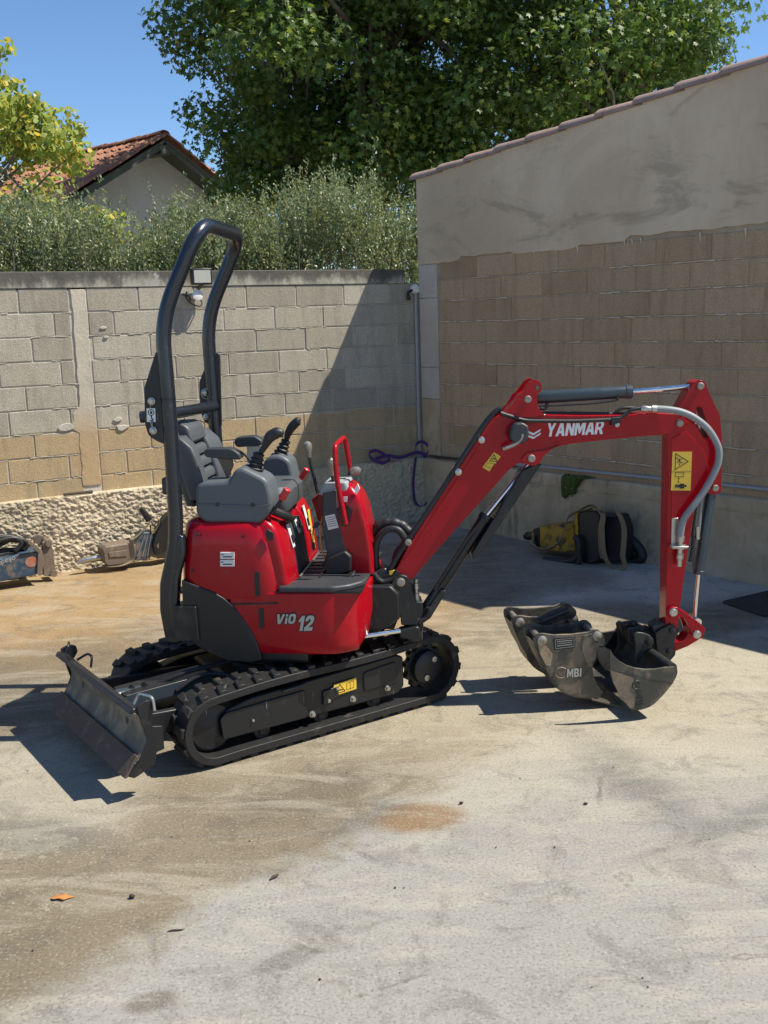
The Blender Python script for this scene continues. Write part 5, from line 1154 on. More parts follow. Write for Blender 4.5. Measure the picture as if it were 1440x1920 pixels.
# big loop of wrapped hoses behind the boom foot
P = tr(H, -.02, [(703, 1105), (697, 1060), (695, 1015), (706, 990), (728, 981), (752, 986), (768, 1003), (772, 1020)])
MB().tube(catmull([H.W(a, -.03, b) for a, b in P], 6), [.026 + .002 * sin(i * 1.7) for i in range(len(P) * 6 - 5)], 14).build('wrapped_hose', M['hose'], ex)
P = tr(H, .02, [(712, 1100), (706, 1060), (706, 1020), (722, 995), (745, 992), (760, 1010), (765, 1030)])
MB().tube(catmull([H.W(a, .03, b) for a, b in P], 6), .017, 12).build('wrapped_hose', M['hose'], ex)
P = tr(H, .0, [(735, 1098), (742, 1060), (748, 1035), (770, 1010), (785, 990)]); MB().tube(catmull([H.W(a, .0, b) for a, b in P], 6), .024, 12).build('wrapped_hose', M['hose'], ex)
for k, pts in enumerate(([(700, 1075), (715, 1090), (735, 1085), (745, 1070)], [(690, 1100), (712, 1110), (735, 1105), (752, 1085)], [(695, 1120), (720, 1122), (742, 1112), (755, 1095)])):
    P = tr(B, .06 - k * .03, pts); MB().tube(catmull([B.W(a, .06 - k * .03, b) for a, b in P], 5), .0135, 10).build('hydraulic_hose', M['hose'], ex)
P = tr(B, 0, [(690, 1075), (720, 1060), (752, 1080), (750, 1125), (695, 1130)]); MB().prism(B, fil2(P, .01), -.05, .05).build('foot_casting', M['black'], ex, bev=.008)
a, b = z3([(862, 542)], B, .05)[0]; MB().box(B, a - .015, a + .015, .03, .06, b - .012, b + .012).build('fitting', M['yellow'], ex, bev=.003)
# ---- boom cylinder with its rod guard
p0, p1, p2 = zb([(150, 1000), (408, 605), (575, 402)], B, 0)
bc = MB().lathe(B.W(p0[0], 0, p0[1]), B.W(p1[0], 0, p1[1]) - B.W(p0[0], 0, p0[1]), [(0, .026), ((V(p1) - V(p0)).length - .03, .030), ((V(p1) - V(p0)).length - .028, .035), ((V(p1) - V(p0)).length, .035), ((V(p1) - V(p0)).length + .002, .015)], 28).build('boom_cylinder', M['black'], ex)
MB().cyl(B.W(p1[0], 0, p1[1]), B.W(p2[0], 0, p2[1]), .0135).build('cylinder_rod', M['chrome'], bc)
gp_ = zb([(622, 400), (600, 398), (545, 425), (445, 595), (345, 755), (350, 778), (385, 745), (470, 625)], B, .02)
MB().prism(B, gp_, -.045, .045).build('rod_guard', M['black'], bc, bev=.005)
MB().prism(B, fil2(zb([(130, 1010), (160, 1000), (225, 905), (245, 905), (240, 925), (200, 990), (185, 1015), (135, 1050), (110, 1045)], B, .05), .006), -.04, .05).build('cylinder_base', M['black'], bc, bev=.005)
MB().tube(catmull([B.W(a, .06, b) for a, b in zb([(130, 1025), (160, 1015), (180, 990), (178, 970)], B, .06)], 5), .014, 10).build('hydraulic_hose', M['hose'], bc)
MB().tube([B.W(a, .045, b) for a, b in zb([(200, 900), (330, 700), (395, 620)], B, .045)], .008, 8).build('oil_pipe', M['hose'], bc)
# ---- dipper arm
dp = zb([(1130, 270), (1165, 195), (1200, 130), (1232, 78), (1252, 68), (1274, 74), (1290, 115), (1312, 165), (1334, 205), (1343, 300), (1340, 515), (1308, 526), (1280, 516), (1250, 520), (1232, 590), (1205, 760), (1185, 900), (1165, 1060), (1145, 1068), (1118, 1050), (1122, 700), (1128, 400)], B, .05)
dh = zb([(1243, 172), (1262, 178), (1283, 235), (1285, 300), (1270, 302), (1235, 240)], B, .05)
dip = MB().prism(B, fil2(dp, .008, 3), -.045, .048, [dh]).build('dipper_arm', M['red'], ex, bev=.004)
MB().prism(B, zb([(1140, 300), (1200, 270), (1270, 350), (1290, 420), (1285, 500), (1255, 515), (1160, 690), (1140, 680)], B, .05), .046, .0515).build('doubler_plate', M['red'], dip, bev=.002)
pin(1257, 93, .053, .017, par=dip); pin(1316, 498, .053, .016, par=dip)
ws = MB().prism(B, zb([(1146, 354), (1223, 354), (1217, 508), (1139, 507)], B, .053), .0512, .053).build('warning_sticker', M['yellow'], dip)
inkline(B, .053, zb([(1158, 361), (1208, 392), (1156, 424)], B, .053), .0035, 'triangle', ws)
inkline(B, .053, zb([(1144, 431), (1219, 431)], B, .053), .0012, 'dividing_line', ws, False)
inkline(B, .053, zb([(1157, 436), (1191, 436), (1190, 452), (1156, 452)], B, .053), .0022, 'frame_symbol', ws)
inkline(B, .053, zb([(1170, 459), (1169, 474)], B, .053), .002, 'arrow', ws, False)
for pts in ([(1166, 461), (1170, 455), (1174, 461)], [(1165, 472), (1169, 478), (1173, 472)]): MB().prism(B, zb(pts, B, .053), .053, .0537).build('arrow', M['ink'], ws)
MB().prism(B, zb([(1155, 484), (1175, 484), (1174, 480), (1192, 480), (1192, 499), (1173, 500), (1174, 496), (1154, 496), (1154, 491), (1175, 490), (1155, 489)], B, .053), .053, .0537).build('person_symbol', M['ink'], ws)
a, b = zb([(1197, 489)], B, .053)[0]; MB().prism(B, [(a + .006 * cos(t_ * pi / 5), b + .006 * sin(t_ * pi / 5)) for t_ in range(10)], .053, .0537).build('person_symbol', M['ink'], ws)
for pts in ([(1162, 378), (1172, 388), (1184, 381)], [(1172, 382), (1176, 396), (1172, 408)], [(1163, 396), (1174, 392), (1186, 398)]): inkline(B, .053, zb(pts, B, .053), .003, 'pictogram', ws, False)
# grey sleeved hose arching over the dipper
P = zb([(1080, 184), (1130, 187), (1180, 196), (1230, 218), (1280, 258), (1314, 308), (1328, 350), (1324, 400), (1300, 455), (1262, 520), (1225, 570), (1197, 610), (1184, 645), (1179, 692)], B, .085)
vv_ = [.07, .075, .08, .085, .09, .09, .09, .09, .09, .09, .09, .085, .08, .075]
gh = MB().tube(catmull([B.W(a, v_, b) for v_, (a, b) in zip(vv_, P)], 6), .0165, 16).build('sleeved_hose', M['ghose'], ex)
q_ = zb([(1020, 183), (1100, 184)], B, .075); L_ = q_[1][0] - q_[0][0]
MB().lathe(B.W(q_[0][0], .07, q_[0][1]), B.W(q_[1][0], .07, q_[1][1]) - B.W(q_[0][0], .07, q_[0][1]), [(0, .010), (.012, .016), (.03, .016), (.032, .013), (.05, .013), (.052, .018), (.075, .018), (.077, .015), (L_, .017)], 12).build('hose_fitting', M['steel'], gh)
q_ = zb([(1179, 690), (1172, 808)], B, .075); d = B.W(q_[1][0], .075, q_[1][1]) - B.W(q_[0][0], .075, q_[0][1])
MB().lathe(B.W(q_[0][0], .075, q_[0][1]), d, [(0, .019), (.025, .019), (.027, .014), (.045, .014), (.047, .026), (.058, .026), (.06, .014), (.085, .014), (.087, .018), (.11, .018), (.112, .013), (d.length, .012)], 12).build('hose_fitting', M['steel'], gh)
MB().prism(B, fil2(zb([(1143, 618), (1170, 616), (1172, 735), (1140, 735)], B, .055), .006), .048, .055).build('fitting_bracket', M['steel'], gh, bev=.002)
MB().prism(B, zb([(1140, 726), (1205, 726), (1203, 734), (1140, 736)], B, .08), .05, .10).build('fitting_bracket', M['steel'], gh, bev=.002)
P = zb([(1235, 240), (1250, 270), (1285, 310), (1300, 330)], B, -.08); MB().tube(catmull([B.W(a, -.07, b) for a, b in P], 6), .015, 12).build('sleeved_hose', M['ghose'], ex)
# bucket cylinder behind the dipper
p0, p1, p2 = zb([(1297, 520), (1250, 838), (1232, 1020)], B, 0)
kc = MB().lathe(B.W(p0[0], 0, p0[1]), B.W(p1[0], 0, p1[1]) - B.W(p0[0], 0, p0[1]), [(-.03, .02), (0, .026), ((V(p1) - V(p0)).length - .02, .0265), ((V(p1) - V(p0)).length - .018, .030), ((V(p1) - V(p0)).length, .030), ((V(p1) - V(p0)).length + .002, .012)], 28).build('bucket_cylinder', M['cyl'], ex)
MB().cyl(B.W(p1[0], 0, p1[1]), B.W(p2[0], 0, p2[1]), .0115).build('cylinder_rod', M['chrome'], kc)
for x0, x1, r_, mt in ((1257, 1246, .0085, 'ghose'), (1240, 1222, .006, 'hose')):
    P = zb([(x0 + 8, 500), (x0, 560), (x1, 690)], B, .03); MB().tube(catmull([B.W(a, .035, b) for a, b in P], 5), r_, 10).build('oil_hose', M[mt], kc)
P = zb([(1246, 650), (1245, 700)], B, .035); MB().cyl(B.W(P[0][0], .035, P[0][1]), B.W(P[1][0], .035, P[1][1]), .012).build('hose_fitting', M['steel'], kc)
P = zb([(1230, 690), (1225, 740), (1215, 790)], B, .04); MB().tube([B.W(a, .04, b) for a, b in P], .009, 8).build('oil_hose', M['hose'], kc)
# links
l1 = zb([(1122, 985), (1140, 968), (1168, 972), (1205, 1000), (1250, 1030), (1276, 1058), (1262, 1092), (1240, 1098), (1222, 1085), (1212, 1052), (1190, 1012), (1160, 1005), (1135, 1015)], B, .06)
for v0, v1 in ((.052, .066), (-.066, -.052)): MB().prism(B, fil2(l1, .008, 3), v0, v1).build('link_arm', M['red'], ex, bev=.002)
l2 = zb([(1222, 1052), (1258, 1072), (1250, 1098), (1205, 1125), (1152, 1146), (1150, 1112), (1190, 1100)], B, .04)
MB().prism(B, fil2(l2, .008, 3), -.04, .045).build('link_arm', M['red'], ex, bev=.003)
pin(1149, 991, .072, .020, par=ex, mat='steel'); pin(1243, 1079, .072, .020, par=ex, mat='steel')
MB().cyl(B.W(p2[0], -.05, p2[1] - .0), B.W(p2[0], .05, p2[1]), .02).build('rod_eye', M['chrome'], kc)

# ---- the wide bucket on the arm
CF = Fr((1.14, 4.60, 0), 11)
def zq(pts, v=0.0, F=CF): return zc(pts, F, v)
plate = [(836, 470), (860, 512), (900, 548), (945, 575), (1000, 592), (1060, 600), (1130, 598), (1200, 586), (1250, 582), (1268, 596), (1271, 620), (1262, 650), (1240, 690), (1205, 735), (1165, 780), (1125, 820), (1085, 845), (1040, 858), (1000, 862), (975, 850), (930, 800), (890, 745), (860, 690), (843, 640), (834, 560)]
pp = zq(plate)
WB = .61
bk = MB().prism(CF, fil2(pp, .004, 2), -.012, .0).build('grading_bucket', M['bucket'], ex, bev=.002)
MB().prism(CF, fil2(pp, .004, 2), -WB, -WB + .012).build('side_plate', M['bucketin'], bk, bev=.002)
# shell under the plates
sh = zq([(1268, 600), (1271, 622), (1262, 652), (1240, 692), (1205, 737), (1165, 782), (1125, 822), (1085, 847), (1040, 861), (1000, 866), (980, 866)])
shi = [(a - .006 * (1 if i < 5 else .2), b + .010) for i, (a, b) in enumerate(sh)]
MB().prism(CF, sh + shi[::-1], -WB + .002, -.002).build('bucket_shell', M['bucket'], bk, bev=.001)
a, b = zq([(1238, 592)])[0]; MB().cyl(CF.W(a, -WB, b), CF.W(a, -.002, b), .024).build('rim_tube', M['bucketin'], bk)
MB().prism(CF, zq([(838, 605), (985, 655), (990, 700), (1010, 770), (985, 850), (965, 852), (925, 800), (885, 740), (855, 680)]), -.001, .0015).build('worn_patch', M['earth'] if False else M['brown'], bk)
inkline(CF, .0005, zq([(825, 605), (900, 618), (1000, 640), (1100, 668), (1200, 678), (1245, 690)]), .0025, 'weld_seam', bk, False, 'bucketin')
# raised mark: ring with swept strokes, and letters, set sideways
cx_, cz_ = zq([(1005, 700)])[0]
MB().tube([CF.W(cx_ + .020 * cos(t_), .002, cz_ + .020 * sin(t_)) for t_ in np.linspace(.4, 5.6, 14)], .0035, 6).build('raised_mark', M['bucketin'], bk)
o_ = CF.W(cx_ - .008, -.001, cz_ - .032); block_text('MBI', o_, V((0, 0, -1)) + CF.u * .15, CF.u + V((0, 0, .15)), CF.v, .075, .036, M['bucketin'], 'raised_letters', bk, 0, .14, th=.005)
# coupler between arm and bucket
MB().prism(B, fil2(zc([(1130, 370), (1165, 345), (1235, 310), (1262, 330), (1262, 380), (1245, 500), (1205, 545), (1150, 520), (1140, 470)], B, .07), .006), .045, .062).build('coupler_plate', M['black'], ex, bev=.003)
MB().prism(B, fil2(zc([(1080, 300), (1165, 270), (1262, 300), (1262, 380), (1245, 500), (1205, 545), (1150, 520), (1100, 420)], B, -.07), .006), -.062, -.045).build('coupler_plate', M['black'], ex, bev=.003)
for x, y in ((1237, 352), (1217, 485)): a, b = zc([(x, y)], B, .063)[0]; MB().lathe(B.W(a, .055, b), B.v, [(0, .015), (.016, .015), (.018, .010), (.02, .004)], 14).build('coupler_bolt', M['frame'], ex)
MB().prism(B, zc([(1090, 310), (1150, 280), (1240, 300), (1250, 360), (1200, 520), (1120, 420)], B, 0), -.045, .045).build('coupler_block', M['bucketin'], ex, bev=.006)
MB().prism(CF, fil2(zq([(990, 380), (1010, 362), (1050, 365), (1100, 385), (1112, 415), (1105, 465), (1060, 480), (1035, 560), (1000, 560), (1000, 440)], -.20), .008), -.215, -.20).build('bucket_lug', M['bucketin'], bk, bev=.003)
MB().prism(CF, fil2(zq([(990, 380), (1010, 362), (1050, 365), (1100, 385), (1112, 415), (1105, 465), (1060, 480), (1035, 560), (1000, 560), (1000, 440)], -.20), .008), -.42, -.405).build('bucket_lug', M['bucketin'], bk, bev=.003)
a, b = zq([(1088, 418)], -.20)[0]; MB().lathe(CF.W(a, -.41, b), CF.v, [(0, .022), (.215, .022), (.217, .017), (.225, .017), (.226, .006)], 18).build('bucket_pin', M['frame'], bk)
P = zc([(930, 330), (925, 300), (960, 305), (985, 295), (1000, 320), (1040, 335), (1060, 330)], B, -.02)
MB().tube(catmull([B.W(a, -.02 + .02 * (i % 2), b) for i, (a, b) in enumerate(P)], 5), .014, 10).build('wire_loop', M['hose'], bk)
MB().prism(B, zc([(925, 310), (1000, 300), (1060, 330), (1130, 340), (1130, 470), (1000, 480), (930, 400)], B, -.05), -.10, -.0).build('hitch_block', M['bucketin'], bk, bev=.01)

# ------------------------------------------------------------------ two loose narrow buckets beside it
def narrow_bucket(F, w_, label, name='digging_bucket', marks=True):
    o0 = F.W(0, 0, 0); t = thing(name, (o0.x, o0.y, 0), label, 'bucket', None)
    Z = lambda pts: zc(pts, AF, 0)
    pl = Z([(345, 405), (352, 385), (372, 372), (400, 368), (470, 378), (590, 374), (700, 360), (735, 345), (762, 346), (788, 368), (800, 405), (806, 440), (770, 445), (748, 480), (730, 530), (724, 590), (732, 650), (752, 700), (790, 750), (760, 792), (720, 795), (690, 790), (620, 780), (560, 765), (520, 742), (490, 720), (460, 680), (440, 630), (400, 560), (370, 490), (350, 440)])
    def plate_(v0, v1, mt): return MB().prism(F, fil2(pl, .004, 2), v0, v1).build('side_plate', M[mt], t, bev=.002)
    p_ = plate_(-.012, 0, 'bucket'); plate_(-w_, -w_ + .012, 'bucket')
    lug = Z([(345, 405), (352, 385), (372, 372), (400, 368), (470, 378), (590, 374), (700, 360), (735, 345), (762, 346), (788, 368), (800, 405), (800, 440), (760, 470), (360, 470), (348, 430)])
    for v_ in ():
        MB().prism(F, fil2(lug, .004, 2), v_ - .006, v_ + .006).build('lug_plate', M['bucket'], t, bev=.002)
    shl = Z([(350, 440), (370, 490), (400, 560), (440, 630), (460, 680), (490, 720), (520, 742), (560, 765), (620, 780), (690, 790), (720, 796), (800, 815), (880, 840), (985, 872)])
    top_ = Z([(985, 868), (885, 828), (800, 802), (720, 786), (690, 780), (620, 770), (560, 754), (525, 733), (497, 713), (468, 675), (448, 625), (409, 557), (378, 485), (360, 440)])
    MB().prism(F, shl + top_, -w_, 0).build('bucket_shell', M['bucket'], t, bev=.001)
    if marks: MB().prism(F, zc([(742, 462), (768, 440), (826, 470), (838, 520), (840, 612), (800, 600), (762, 545)], AF, -w_ + .01), -w_ + .013, -w_ + .02).build('lit_inner_face', M['earth'], t)  # tan plate standing in for the far side plate's sunlit inner face
    MB().prism(F, Z([(715, 786), (720, 799), (800, 820), (985, 876), (988, 868), (880, 828)]), -w_ - .004, .004).build('cutting_edge', M['brown'], t, bev=.001)
    deck = Z([(372, 470), (800, 452), (802, 462), (372, 482)])
    MB().prism(F, deck, -w_ + .01, -.01).build('deck_plate', M['bucketin'], t)
    for (x, y) in ((398, 415), (752, 385)):
        a, b = Z([(x, y)])[0]; MB().lathe(F.W(a, -w_ - .012, b), F.v, [(0, .016), (.008, .022), (.022, .022), (.024, .015), (w_ + .0, .015), (w_ + .002, .024), (w_ + .018, .024), (w_ + .022, .017), (w_ + .025, .006)], 20).build('pin', M['pin'], t)
    if marks:
        MB().prism(F, fil2(Z([(660, 385), (715, 365), (745, 430), (745, 520), (712, 582), (690, 580), (650, 470)]), .01), 0, .008).build('side_cutter', M['bucket'], p_, bev=.002)
        np_ = MB().prism(F, Z([(470, 400), (612, 386), (612, 460), (476, 476)]), 0, .003).build('name_plate', M['frame'], p_, bev=.001)
        inkline(F, .003, Z([(482, 410), (602, 398), (603, 452), (486, 466)]), .0015, 'plate_border', np_, True, 'silver')
        for k in range(3): inkline(F, .003, Z([(496, 421 + k * 14), (590, 412 + k * 13)]), .003 if k != 1 else .002, 'printed_line', np_, False, 'silver')
        c_ = Z([(520, 622)])[0]
        MB().tube([F.W(c_[0] + .030 * cos(q), .002, c_[1] + .026 * sin(q)) for q in np.linspace(.7, 5.4, 14)], .004, 6).build('raised_mark', M['brown'], p_)
        for k in range(3): q = Z([(500 + k * 14, 610 - k * 2), (525 + k * 12, 640)]); MB().tube([F.W(q[0][0], .002, q[0][1]), F.W(q[1][0], .002, q[1][1])], .0025, 6).build('raised_mark', M['brown'], p_)
        q = Z([(556, 652), (640, 650)]); block_text('MBI', F.W(q[0][0], -.001, q[0][1]), F.u, (0, 0, 1), F.v, .072, .042, M['silver'], 'raised_letters', p_, .04, .14, th=.006)
        block_text('MBI', F.W(q[0][0], -.001, q[0][1]), F.u, (0, 0, 1), F.v, .072, .042, M['ink'], 'raised_letters', p_, .04, .14, grow=.003, th=.003)
        MB().prism(F, fil2(Z([(372, 430), (430, 450), (468, 500), (455, 580), (425, 575), (385, 500)]), .008), -.001, .0012).build('mud_smear', M['earth'], p_)
    return t
AF = Fr((.96, 4.77, 0), 8)
narrow_bucket(AF, .175, 'worn steel digging bucket with two pins, name plate and raised letters, nearest the camera')
BF = Fr(tuple(AF.W(-.02, -.315, 0)), 8)
narrow_bucket(BF, .175, 'narrow steel digging bucket just behind the lettered one, shaded by it', marks=False)
# coupler lying across them
t = thing('quick_hitch', tuple(AF.W(.0, -.22, 0)), 'small black hydraulic quick hitch lying across the two narrow buckets', 'hitch')
q = zc([(360, 300), (470, 235), (545, 205), (580, 225), (585, 260), (500, 285), (400, 320)], AF, -.22)
MB().prism(AF, fil2(q, .01), -.28, -.20).build('body', M['bucketin'], t, bev=.006)
q = zc([(380, 290), (560, 215)], AF, -.20); MB().cyl(AF.W(q[0][0], -.19, q[0][1]), AF.W(q[1][0], -.19, q[1][1]), .016).build('cylinder', M['frame'], t)
a, b = zc([(575, 232)], AF, -.2)[0]; MB().lathe(AF.W(a, -.29, b), AF.v, [(0, .03), (.11, .03), (.112, .02)], 18).build('pivot', M['frame'], t)

# ------------------------------------------------------------------ breakers and odds on the ground
# blue breaker at the left edge, lying along the wall
def lwf(s, d): return Fr(tuple(LW.W(s, d, 0)), 29.2)
t = thing('hydraulic_breaker', tuple(LW.W(3.9, .25, 0)), 'weathered blue hydraulic breaker with coiled black hoses at the far left edge of the yard', 'breaker')
LFb = Fr(tuple(LW.W(3.5, .30, 0)), 29.2)
zl = lambda pts, v=0.0, F=LFb: tr(F, v, pts, 0, 880, 4.235)
body = MB().prism(LFb, fil2(zl([(-260, 700), (0, 690), (200, 640), (290, 640), (320, 700), (300, 810), (0, 870), (-260, 930)]), .015), -.10, .10).build('body', M['blue'], t, bev=.015)
MB().prism(LFb, fil2(zl([(235, 560), (330, 640), (350, 740), (320, 845), (290, 830), (300, 660), (215, 580)], .1), .008), .08, .115).build('bracket_plate', M['brown'], t, bev=.003)
MB().prism(LFb, fil2(zl([(330, 580), (370, 560), (400, 570), (410, 620), (440, 820), (400, 845), (340, 840)], .0), .01), -.02, .03).build('bracket_plate', M['brown'], t, bev=.003)
MB().prism(LFb, fil2(zl([(260, 540), (300, 515), (350, 530), (370, 570), (320, 600), (270, 580)], -.10), .01), -.12, -.09).build('bracket_plate', M['brown'], t, bev=.003)
for (x, y) in ((378, 580), (418, 818)): a, b = zl([(x, y)])[0]; MB().cyl(LFb.W(a, -.12, b), LFb.W(a, .05, b), .026).build('pin', M['brown'], t)
MB().tube([LFb.W(a, .105, b) for a, b in zl([(160, 668), (290, 645)], .105)], .010, 8).build('hand_rail', M['blue'], t)
for k, pts in enumerate(([(-80, 640), (0, 600), (80, 560), (160, 570), (200, 610), (150, 640), (60, 640), (-60, 660)], [(-80, 560), (0, 540), (90, 535), (180, 560), (215, 600), (190, 640)], [(-80, 600), (20, 560), (120, 545), (170, 590), (120, 650)])):
    MB().tube(catmull([LFb.W(a, .03 * k, b) for a, b in zl(pts, .03 * k)], 5), .018, 10).build('hydraulic_hose', M['hose'], t)
c_ = zl([(250, 735)], .102)[0]; MB().prism(LFb, [(c_[0] + .045 * cos(q * pi / 8), c_[1] + .04 * sin(q * pi / 8)) for q in range(16)], .10, .1025).build('round_decal', pm('faded_orange_decal', (.38, .13, .07), .6, dirt=(.3, .24, .2), damt=.6, dscale=30), body)
q = zl([(122, 688)], .102)[0]; text_mesh('okada', .055, LFb.W(q[0], .1005, q[1]), -LFb.u - V((0, 0, .22)), V((0, 0, -1)), LFb.v, M['silver'], 'lettering', body, 0, .015)
# rock breaker with a chisel point, strapped
t = thing('hydraulic_breaker', tuple(LW.W(2.75, .2, 0)), 'earth-brown hydraulic breaker with its chisel point to the left, propped against the rough wall foot', 'breaker')
RB = Fr(tuple(LW.W(2.6, .24, 0)), 29.2); zr_ = lambda pts, v=0.0: zl(pts, v, RB)
q = zr_([(610, 748), (660, 722), (800, 700)]); MB().tube([RB.W(q[0][0], 0, q[0][1]), RB.W(q[1][0], 0, q[1][1]), RB.W(q[2][0], 0, q[2][1])], [.012, .024, .028], 14).build('chisel', M['steel'], t)
MB().prism(RB, fil2(zr_([(810, 640), (840, 610), (1040, 580), (1080, 600), (1075, 700), (1020, 750), (860, 770), (825, 745)], .08), .012), -.08, .09).build('housing', M['brown'], t, bev=.012)
MB().prism(RB, fil2(zr_([(860, 660), (1010, 640), (1010, 690), (870, 700)], .09), .006), .085, .096).build('side_rib', M['brown'], t, bev=.003)
MB().prism(RB, fil2(zr_([(1060, 600), (1130, 500), (1200, 495), (1220, 560), (1235, 670), (1150, 720), (1070, 725)], .05), .01), -.07, .06).build('body', M['blue'], t, bev=.01)
for k in range(3): q = zr_([(1090 + k * 40, 690), (1150 + k * 25, 520)], .06); MB().tube([RB.W(q[0][0], .062, q[0][1]), RB.W(q[1][0], .062, q[1][1])], .006, 8).build('tie_bolt', M['steel'], t)
MB().ribbon(catmull([RB.W(a, .1, b) for a, b in zr_([(1040, 560), (1048, 600), (1055, 700), (1035, 735), (960, 765), (860, 775)], .1)], 5), RB.v * .02 + RB.u * .03, .002).build('strap', M['strap'], t)
MB().ribbon(catmull([RB.W(a, .05, b) for a, b in zr_([(1040, 560), (1090, 530), (1150, 470), (1200, 410), (1240, 385), (1262, 420), (1225, 490), (1200, 500), (1195, 440)], .05)], 5), RB.v * .035, .002).build('strap', M['strap'], t)
MB().prism(RB, fil2(zr_([(1215, 600), (1240, 520), (1300, 400), (1345, 350), (1400, 360), (1420, 500), (1380, 620), (1240, 690)], .10), .015), .0, .10).build('mounting_plate', M['black'], t, bev=.006)
MB().prism(RB, fil2(zr_([(1220, 690), (1400, 610), (1500, 640), (1500, 740), (1230, 710)], .10), .01), -.08, .04).build('mounting_foot', M['brown'], t, bev=.006)
MB().tube(catmull([RB.W(a, -.03, b) for a, b in zr_([(1180, 410), (1130, 330), (1115, 312), (1150, 345), (1200, 400)], -.03)], 5), .02, 10).build('hose_end', M['hose'], t)
MB().prism(RB, zr_([(1240, 610), (1262, 580), (1260, 630)], .1), .1, .102).build('hole_glint', M['brown'], t)
# yellow breaker in the shaded corner
t = thing('hydraulic_breaker', (1.55, 7.85, 0), 'chipped yellow and black hydraulic breaker wrapped in khaki straps below the green rag', 'breaker')
YF = Fr(tuple(ground(1120, 1052)), -42); zy = lambda pts, v=0.0: tr(YF, v, pts, 960, 920, 5.5385)
q = zy([(130, 480), (160, 470), (250, 470)]); MB().tube([YF.W(a, 0, b) for a, b in q], [.02, .035, .038], 14).build('chisel', M['frame'], t)
MB().prism(YF, fil2(zy([(265, 400), (300, 370), (520, 335), (700, 330), (720, 600), (600, 620), (330, 590), (270, 500)]), .012), -.09, .09).build('housing', M['yel'], t, bev=.012)
MB().prism(YF, fil2(zy([(262, 395), (300, 372), (315, 380), (320, 590), (285, 560), (265, 500)], .05), .01), -.10, .10).build('nose', M['frame'], t, bev=.008)
MB().prism(YF, fil2(zy([(655, 235), (690, 215), (700, 500), (700, 560), (665, 400)], .10), .004), -.12, .12).build('bracket', M['yel'], t, bev=.004)
for v0, v1, dx in ((.06, .12, 0), (-.12, -.06, 20)):
    MB().prism(YF, fil2(zy([(690 + dx, 225), (760 + dx, 210), (860 + dx, 215), (905 + dx, 240), (910 + dx, 720), (800 + dx, 770), (730 + dx, 750), (700 + dx, 600)], v1), .012), v0, v1).build('mounting_frame', M['frame'], t, bev=.01)
MB().prism(YF, fil2(zy([(900, 240), (1150, 250), (1200, 400), (1200, 720), (900, 740)]), .02), -.10, .05).build('mounting_frame', M['hose'], t, bev=.02)
MB().ribbon(catmull([YF.W(a, .13 + dv, b) for (a, b), dv in zip(zy([(215, 470), (215, 560), (300, 600), (400, 600), (500, 520), (550, 370), (590, 270), (680, 215), (780, 160), (850, 170), (920, 240)], .13), (0, .01, .02, .02, .0, 0, 0, 0, -.02, -.02, 0))], 5), YF.v * .03 + V((0, 0, .025)) + YF.u * .02, .003).build('strap', M['strap'], t)
MB().ribbon(catmull([YF.W(a, .16, b) for a, b in zy([(940, 230), (945, 290), (935, 380), (940, 500), (950, 620), (990, 740), (1060, 810), (1130, 820), (1170, 770), (1150, 680), (1160, 560), (1165, 400), (1130, 280), (1070, 200), (980, 180), (900, 200)], .16)], 6), [YF.v * .02 + YF.u * .05 for _ in range(91)], .003).build('strap', M['strap'], t)
MB().ribbon(catmull([YF.W(a, .12, b) for a, b in zy([(940, 250), (900, 400), (905, 600), (930, 700)], .12)], 6), YF.v * .03 + YF.u * .04, .003).build('strap', M['strap'], t)
for pts in ([(650, 480), (690, 520), (690, 640), (640, 720), (500, 730), (330, 710)], [(700, 640), (690, 760), (600, 790), (450, 780), (310, 740)]): MB().tube(catmull([YF.W(a, .17, b) for a, b in zy(pts, .17)], 6), [.022] * (len(pts) * 6 - 5), 12).build('hydraulic_hose', M['hose'], t)
MB().tube(catmull([YF.W(a, -.12, b) for a, b in zy([(1200, 480), (1280, 560), (1340, 640), (1330, 710), (1200, 740)], -.12)], 5), .04, 12).build('hydraulic_hose', M['hose'], t)
# rubber mat
p = [ground(1352, 1131), ground(1434, 1158), ground(1560, 1130), ground(1450, 1108)]; mo = V((p[0].x, p[0].y, 0))
mb = MB(); mb.prismf(mo, V((1, 0, 0)), V((0, 1, 0)), V((0, 0, .012)), fil2([((q - mo).x, (q - mo).y) for q in p], .03)); o = mb.build('rubber_mat', M['mat'], None, origin=mo, bev=.002)
for v in o.data.vertices: v.co.z += .002
tag(o, 'thin dark rubber mat lying on the shaded concrete at the right edge', 'mat')
# small things on the slab
def dry_leaf():
    vs = []; fs = []; n = 12
    for i in range(n + 1):
        t_ = i / n; wd = .016 * sin(pi * min(1, t_ * 1.05)) ** .7 * (1 + .3 * sin(t_ * 14)); x = -.04 + .08 * t_
        for j, s_ in enumerate((-1, 0, 1)): vs.append((x, wd * s_, .002 + .003 * abs(s_) + .003 * sin(t_ * 5)))
    for i in range(n):
        for j in range(2): a = i * 3 + j; fs.append((a, a + 1, a + 4, a + 3))
    m = MB(); m.add(vs, fs); return m
def drop(mb, name, mat, px, rz, label, cat, sc_=1.0, group=None):
    o = mb.build(name, M[mat], None); o.location = ground(*px) + V((0, 0, .001)); o.rotation_euler = (0, 0, rz); o.scale = (sc_,) * 3; return tag(o, label, cat, group)
o = drop(dry_leaf(), 'dry_leaf', 'dryleaf', (118, 1685), .15, 'curled orange dry leaf lying on the bare concrete at lower left', 'leaf'); md = o.modifiers.new('t', 'SOLIDIFY'); md.thickness = .001
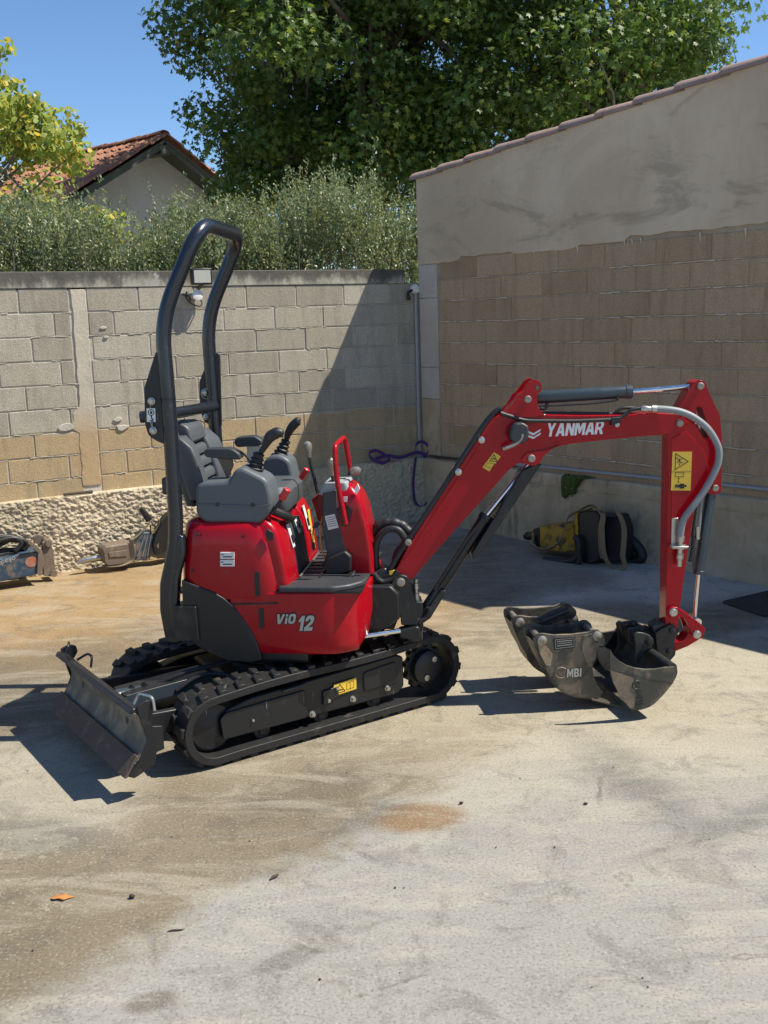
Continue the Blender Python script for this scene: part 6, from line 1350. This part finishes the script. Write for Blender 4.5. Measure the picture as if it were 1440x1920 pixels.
pod = lambda r_, l_: MB().tube([(-l_, 0, r_), (-l_ * .5, .002, r_), (0, 0, r_ * 1.1), (l_ * .5, -.002, r_), (l_, 0, r_)], [r_ * .3, r_ * .9, r_, r_ * .8, r_ * .25], 9)
drop(pod(.006, .020), 'seed_pod', 'pod', (515, 1647), .9, 'dark oblong pod on the pale concrete below the middle of the tracks', 'pod')
drop(pod(.008, .010), 'seed_pod', 'pod', (248, 1685), .4, 'small round dark pod right of the orange leaf', 'pod')
drop(pod(.003, .028), 'twig', 'pod', (330, 1746), .2, 'short thin twig on the concrete below the round pod', 'twig')
drop(pod(.008, .012), 'seed_pod', 'pod', (865, 1508), .2, 'small dark chip beside the orange rust stain on the concrete', 'chip', .7)
drop(pod(.006, .012), 'seed_pod', 'pod', (1098, 1509), .3, 'tiny dark flake on the open concrete in front of the buckets', 'chip', .8)
for i, px in enumerate(((52, 1446), (322, 1570), (114, 1590), (468, 1578), (650, 1450), (1040, 1590), (1215, 1852), (1205, 1835), (750, 1825), (741, 1666), (757, 1666), (930, 1590), (62, 1784), (975, 1460), (1150, 1440), (1330, 1575), (1416, 1626), (1110, 1852), (300, 1498), (600, 1838))):
    drop(pod(.004, .006), 'pebble', 'pod', px, i, 'tiny dark crumb of soil scattered on the concrete slab', 'crumb', random.uniform(.35, .75), 'dark crumbs scattered on the slab')

for (x, y) in ((445, 1226), (640, 1218), (618, 1212)):
    u_, z_ = tr(H, .415, [(x, y)])[0]
for (x, y) in ((372, 1003), (455, 1006), (360, 1070)):
    u_, z_ = tr(H, .408, [(x, y)])[0]; MB().lathe(H.W(u_, .404, z_), H.v, [(0, .007), (.006, .007), (.007, .003)], 12).build('bolt', M['black'], hood)
MB().prism(H, fil2(tr(H, .40, [(500, 992), (512, 1000), (512, 1012), (503, 1014), (498, 1003)]), .003), .385, .400).build('latch_recess', M['ink'], hood)
for k in range(3):
    P = tr(B, .03 - .03 * k, [(700, 1130), (730, 1150 - 6 * k), (752, 1120), (760, 1100 - 4 * k)]); MB().tube(catmull([B.W(a, .03 - .03 * k, b) for a, b in P], 5), .009, 8).build('hydraulic_hose', M['hose'], ex)
mb = MB()
for seam in ([(1132, 420), (1126, 620), (1122, 900)],):
    P = catmull([B.W(a, .049, b) for a, b in zb(seam, B, .05)], 10); mb.tube(P, [.0022 + .001 * (i % 2) for i in range(len(P))], 6)
mb.build('weld_bead', M['red'], dip)
P = zb([(60, 800), (100, 740), (230, 540), (330, 388), (400, 285)], B, .0555); mb = MB(); mb.tube([B.W(a + .008, .055, b - .004) for a, b in P], .003, 6); mb.build('weld_bead', M['red'], boom)
